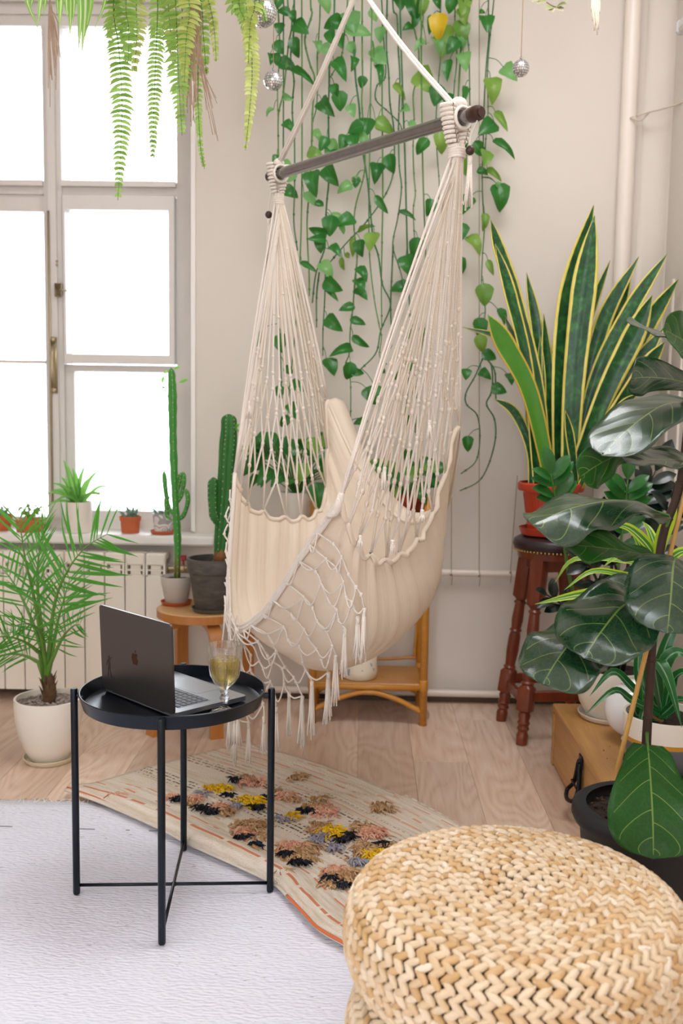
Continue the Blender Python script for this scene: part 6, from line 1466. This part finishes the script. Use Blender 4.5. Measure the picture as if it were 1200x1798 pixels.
for vi, pl in enumerate(VINES):
    uu = pl[0][0]; k = 0 if uu < 560 else (1 if uu < 660 else 2); th, c = plants[k]; Yv = (3.87, 3.93, 4.0)[k]+.012*math.sin(vi*2.3)
    mb = MB(); pts = [W(u+rng.uniform(-1, 1), v, Yv+.012*math.sin(j*1.1+vi)) for j, (u, v) in enumerate(pl)]
    if pl[0][1] < 0: pts = [c+Vector((rng.uniform(-.03, .03), -.03, .12)), Vector((pts[0].x*.4+c.x*.6, 3.90, shelf_z+.15)), Vector((pts[0].x, 3.85, shelf_z+.03))]+pts[1:]
    P = crom(pts, max(14, len(pts)*6)); r0 = rng.uniform(.0024, .0036); mb.tube(P, [r0, r0, r0*.9, r0*.7], 6)
    for p in P[3::6]: mb.ball(p, r0*1.5, 5, 4)
    vine_px.append((pl, Yv)); vine_objs.append([mb, th, rng.choice([M['vine'], M['vine_old']]), P, Yv])
def nearest(u, v):
    best = (1e9,)
    for vi, (pl, Yv) in enumerate(vine_px):
        for a, c in zip(pl, pl[1:]):
            dx, dy = c[0]-a[0], c[1]-a[1]; L = dx*dx+dy*dy; q = max(0, min(1, ((u-a[0])*dx+(v-a[1])*dy)/L)) if L else 0
            x, y = a[0]+dx*q, a[1]+dy*q; d = (u-x)**2+(v-y)**2
            if d < best[0]: best = (d, vi, x, y)
    return best
todo = []
for (u, v, sz, ang, kd, wd) in leaves:
    a = math.radians(ang); du, dv = math.cos(a)*sz*.5, math.sin(a)*sz*.5; d, vi, x, y = nearest(u-du, v-dv); mb, th, mt, P, Yv = vine_objs[vi]
    if d > 45**2: continue
    Yl = Yv-(.05 if kd == 'y' else rng.uniform(.008, .032)); base = W(u-du, v-dv, Yl); fs_ = rng.uniform(-.04, .015); tip = W(u+du, v+dv, Yl+fs_)
    a0 = W(x, max(y-14, -60), Yv); a1 = W(x, y-4, Yv); k = min(range(len(P)), key=lambda j: (P[j]-a0).length); s0 = P[k]
    mb.tube(crom([s0, s0.lerp(base, .55)+Vector((0, -.006, .010)), base, base.lerp(tip, .1)], 8), [.0016, .0014, .0012], 5); todo.append((vi, base, tip, sz, kd, wd))
vobjs = [obj('vine', mb, mt, th) for mb, th, mt, P, Yv in vine_objs]
for (vi, base, tip, sz, kd, wd) in todo:
    s_ = (tip-base).length; s_ = max(s_, sz*3.93/1748); N = Vector((rng.uniform(-.55, .55), -1, rng.uniform(-.1, .5)))
    place_leaf(vobjs[vi], base, tip, s_*1.04, N, kd, wd*rng.uniform(.9, 1.1))
# aerial tendrils and the twine that carries the vines
for (u, v0, v1, u1) in ((842, -80, 1006, 842), (794, 560, 1004, 793), (1042, 845, 1000, 1044), (909, 835, 1000, 897)):
    p, q = W(u, v0, 4.05), W(u1, v1, 4.028); b = MB(); b.tube([p, p.lerp(q, .5), q, q+Vector((.004, -.004, -.02)), q+Vector((.002, .0, -.055))], .0013, 5); b.ball(q+Vector((0, -.002, -.012)), .005, 6, 5)
    lab = {842: 'thin jute twine tied to the middle wall pipe under the right-hand pothos vines', 794: 'thin twine end knotted on the middle pipe close beside the hammock canvas', 1042: 'thin twine running down the wall behind the right edge of the red pot', 909: 'thin twine running down the wall behind the left edge of the red pot'}[u]
    solo('twine', b, plain('jute_twine', '#8f8260', .9), lab, 'twine', loc=q)

# ------------------------------------------------------------------ hanging ferns, spider plant, mirror balls (tops above the frame)
M['fern'] = leaf_mat('fern_pinna', ('#5f9440', '#a0bf60'), .5, .4, '#b2d070', vs=10)
M['fern_y'] = leaf_mat('fern_pinna_yellow', ('#98ae50', '#c6cc78'), .5, .4, '#d2d888', vs=10)
M['root'] = plain('dry_roots', '#a58b75', .9, var=.3, vscale=30)
M['coir'] = plain('coir_basket', '#6f5236', .95, var=.4, vscale=40, bump=.6, bscale=60)
def basket(th, c, r=.11, h=.12):
    b = MB(); pot(b, c, shell([(r*.55, 0), (r*.7, .01), (r*.95, h*.6), (r, h)], .008, .01), 28); obj('basket', b, M['coir'], th)
    b = MB(); soil_disc(b, c, r*.92, c.z+h-.01); obj('soil', b, M['soil'], th)
    for k in range(3):
        a = 2*PI*k/3+.4; b = MB(); b.tube([c+Vector((r*math.cos(a), r*math.sin(a), h)), c+Vector((0, 0, h+.4)), Vector((c.x, c.y, ZC))], .0018, 5); obj('hanging_cord', b, M['rope'], th)
def fern_frond(th, c, pp, Y, hw, mat, n=None):
    pts = [W(u, v, Y+rng.uniform(-.02, .02)) for u, v in pp]; pts = [c+Vector((0, 0, .11)), c.lerp(pts[0], .6)+Vector((0, 0, .14))]+pts; P = crom(pts, 60)
    b = MB(); b.tube(P, [.0022, .0018, .0012, .0008], 5); fr = obj('frond', b, M['palm_rachis'], th); pb_ = MB(); L = sum((P[i+1]-P[i]).length for i in range(59)); step = .0108; acc = 0; nx_ = .05; w_ = hw*Y/1748
    for i in range(59):
        acc += (P[i+1]-P[i]).length
        while acc > nx_:
            nx_ += step; q = nx_/L; T = (P[i+1]-P[i]).normalized(); side = T.cross(Vector((rng.uniform(-.2, .2), -1, 0))).normalized(); env = max(.22, min(1, (1-q)*2.6+.25)*min(1, q*3))
            for sg in (-1, 1):
                d = (side*sg+T*.28+Vector((0, rng.uniform(-.5, .3), 0))).normalized(); l = w_*env*rng.uniform(.85, 1.1); p = P[i]
                pb_.blade([p, p+d*l*.5+Vector((0, 0, .002)), p+d*l+Vector((0, 0, -.003))], [.0046, .0060, .0048, .0006], (rng.uniform(-.5, .5), -1, .35), .15, 4, 1)
    obj('pinnae', pb_, mat, fr, kind='stuff')
def hang(name, label, u, Y, z, r=.11):
    c = W(u, 0, Y); c.z = z; th = thing(name, label, 'plant', c); basket(th, c, r); return th, c
YF_ = 2.85
f1, c = hang('hanging_fern', 'Boston fern with long pale fronds and dangling roots hanging before the window', 275, YF_, 2.46, .13)
for pp, hw, dy, mt in (([(200, 0), (208, 80), (214, 170), (212, 260), (207, 352)], 22, 0, 'fern'), ([(240, 0), (241, 60), (236, 128)], 22, .05, 'fern_y'), ([(222, 0), (226, 50), (225, 115)], 25, -.04, 'fern'), ([(277, 0), (276, 50), (273, 120), (270, 200), (268, 282)], 16, .03, 'fern'),
  ([(308, 0), (311, 60), (314, 140), (320, 238)], 27, 0, 'fern'), ([(332, 0), (327, 70), (324, 145)], 22, -.05, 'fern_y'), ([(352, 0), (357, 60), (363, 132)], 17, .05, 'fern'), ([(366, 0), (376, 50), (380, 108)], 14, .0, 'fern_y'), ([(345, 60), (348, 180), (352, 255), (359, 297)], 9, .02, 'fern'), ([(205, 0), (196, 40), (192, 80)], 16, .06, 'fern_y'), ([(295, 0), (300, 60), (306, 110)], 20, .04, 'fern_y')):
    fern_frond(f1, c, pp, YF_+dy, hw, M[mt])
b = MB(); r_ = random.Random(2)
for i in range(26):
    u = 338+r_.gauss(0, 5); e = 140+r_.random()*90; b.tube(crom([c+Vector((.05, 0, .02)), W(u, 0, YF_), W(u+r_.gauss(0, 3), e*.5, YF_), W(u+r_.gauss(0, 4), e, YF_)], 10), [.0022, .0018, .001], 5)
for i in range(12):
    u = 345+r_.random()*10; b.tube(crom([W(342, 20, YF_), W(u, 100, YF_), W(u+10+r_.random()*25, 170+r_.random()*90, YF_)], 10), .0009, 4)
obj('roots', b, M['root'], f1, kind='stuff')
f2, c = hang('hanging_fern', 'second smaller Boston fern with slim yellowing fronds hanging beside the mirror balls', 432, YF_, 2.46, .10)
for pp, hw, dy, mt in (([(432, 0), (440, 60), (443, 130), (438, 200), (431, 264)], 15, 0, 'fern_y'), ([(408, 0), (424, 22), (431, 66)], 17, .03, 'fern'), ([(448, 0), (440, 40), (436, 112)], 16, -.03, 'fern_y'), ([(420, 0), (428, 30), (437, 60)], 18, .0, 'fern'), ([(455, 0), (462, 20), (466, 38)], 15, .04, 'fern')):
    fern_frond(f2, c, pp, YF_+dy, hw, M[mt])
s5, c = hang('spider_plant', 'striped spider plant with a tuft of roots hanging highest before the window', 105, 2.62, 2.40, .12)
M['spider'] = leaf_mat('spider_leaf', ('#5f9a3e', '#8bb858'), .4, .4, '#a9d26a', stripe=(.34, '#e3e8b8'))
for (u0, u1, v1, hw) in ((46, 66, 48, 5), (74, 66, 48, 6), (82, 76, 30, 4), (108, 104, 52, 7), (102, 100, 26, 5), (124, 123, 64, 7), (130, 128, 40, 6), (142, 138, 92, 8), (150, 144, 96, 9), (160, 146, 76, 8), (156, 150, 62, 7), (186, 166, 50, 4), (60, 52, 20, 5), (116, 118, 34, 5)):
    t1 = W(u1, v1, 2.62+rng.uniform(-.03, .03)); m_ = W(u0, -20, 2.62+rng.uniform(-.05, .05)); b = MB(); b.blade(crom([c+Vector((0, 0, .11)), c.lerp(m_, .55)+Vector((0, 0, .13)), m_, t1], 12), [hw*YF_/1748*x for x in (.5, .8, 1, 1, .85, .5, .02)], (0, -1, .2), .3, 14, 2); obj('leaf', b, M['spider'], s5)
b = MB()
for i in range(18):
    u = 90+r_.gauss(0, 4); e = 70+r_.random()*120; b.tube(crom([c+Vector((-.01, 0, .02)), W(88, 0, 2.62), W(u, e*.4, 2.62), W(u+4+r_.gauss(0, 3), e, 2.62)], 10), [.003, .002, .0008], 5)
obj('roots', b, M['root'], s5, kind='stuff')

M['mirror'] = plain('mirror_tile', '#f4f4f6', .12, .8)
M['ball_core'] = plain('ball_core', '#8d8d92', .5, .6)
def mirror_ball(u, v, rpx, Y, label):
    c = W(u, v, Y); r = rpx*Y/1748; th = thing('mirror_ball', label, 'ornament', c)
    b = MB(); b.ball(c, r*.96, 20, 14); obj('core', b, M['ball_core'], th)
    b = MB(); rows = max(9, int(PI*r/.0075))
    for i in range(rows):
        la = -PI/2+PI*(i+.5)/rows; n = max(3, int(2*PI*r*math.cos(la)/.0078))
        for k in range(n):
            a = 2*PI*k/n; d = Vector((math.cos(la)*math.cos(a), math.cos(la)*math.sin(a), math.sin(la))); d = (d+Vector((rng.uniform(-.06, .06), rng.uniform(-.06, .06), rng.uniform(-.06, .06)))).normalized()
            e = d.cross(Vector((0, 0, 1))); e = e.normalized() if e.length > .01 else Vector((1, 0, 0)); g = e.cross(d); s_ = .0033; p = c+Vector((math.cos(la)*math.cos(a), math.cos(la)*math.sin(a), math.sin(la)))*r*1.01
            b.add([p-e*s_-g*s_, p+e*s_-g*s_, p+e*s_+g*s_, p-e*s_+g*s_], [(0, 1, 2, 3)])
    obj('mirror_tiles', b, M['mirror'], th, False, kind='stuff')
    b = MB(); b.lathe([(.004, 0), (.004, .008), (.001, .009)], c+Vector((0, 0, r*.98)), 8); obj('cap', b, M['hook'], th)
    b = MB(); b.tube([c+Vector((0, 0, r)), Vector((c.x, c.y, ZC))], .0013, 5); obj('hanging_string', b, plain('tan_string', '#c2a078', .8), th)
mirror_ball(461, 22, 24, 3.05, 'largest mirror ball, partly behind fern fronds at the top')
mirror_ball(480, 142, 16, 3.3, 'small mirror ball on a string in front of the pothos vines')
mirror_ball(915, 120, 14, 3.5, 'smallest mirror ball hanging alone against the bare plaster wall')
# hoya and macrame tail at the top
hy_, c = hang('hanging_hoya', 'pale variegated trailing plant peeking in above the bare wall', 965, 3.1, 2.50, .09)
M['hoya'] = leaf_mat('hoya_leaf', ('#7f9a5a', '#c6b8a0'), .4, .25, vs=40)
b = MB(); b.tube(crom([c+Vector((0, 0, .1)), W(950, -20, 3.1), W(966, 8, 3.1), W(990, 14, 3.08)], 10), .002, 5); s_ = obj('vine', b, M['root'], hy_)
for (u, v, u2, v2) in ((948, -2, 935, 4), (960, 2, 944, 8), (972, 12, 958, 18), (978, 12, 996, 8), (974, 14, 990, 20), (968, 0, 984, -8), (985, -6, 998, 2), (964, 15, 972, 22)):
    p, q = W(u, v, 3.09), W(u2, v2, 3.07); b = MB(); b.blade([p, p.lerp(q, .5)+Vector((0, 0, .003)), q], [.001, .010, .012, .008, .0005], (0, -.8, .6), .2, 8, 2); obj('leaf', b, M['hoya'], s_)
b = MB(); tp = W(1046, -25, 3.1); c0 = Vector((tp.x, tp.y, ZC))
b.tube([c0, tp], .004, 6); b.ball(tp, .012, 8, 6)
for i in range(9):
    u = 1040+i*1.6; b.tube(crom([tp, W(u, 0, 3.1), W(u-1+(i % 3), 20+(i*17) % 44, 3.1)], 8), [.0035, .003, .0022], 5)
solo('macrame_tail', b, M['rope2'], 'frayed cream macrame rope end dangling from above near the corner pipe', 'rope', loc=tp)
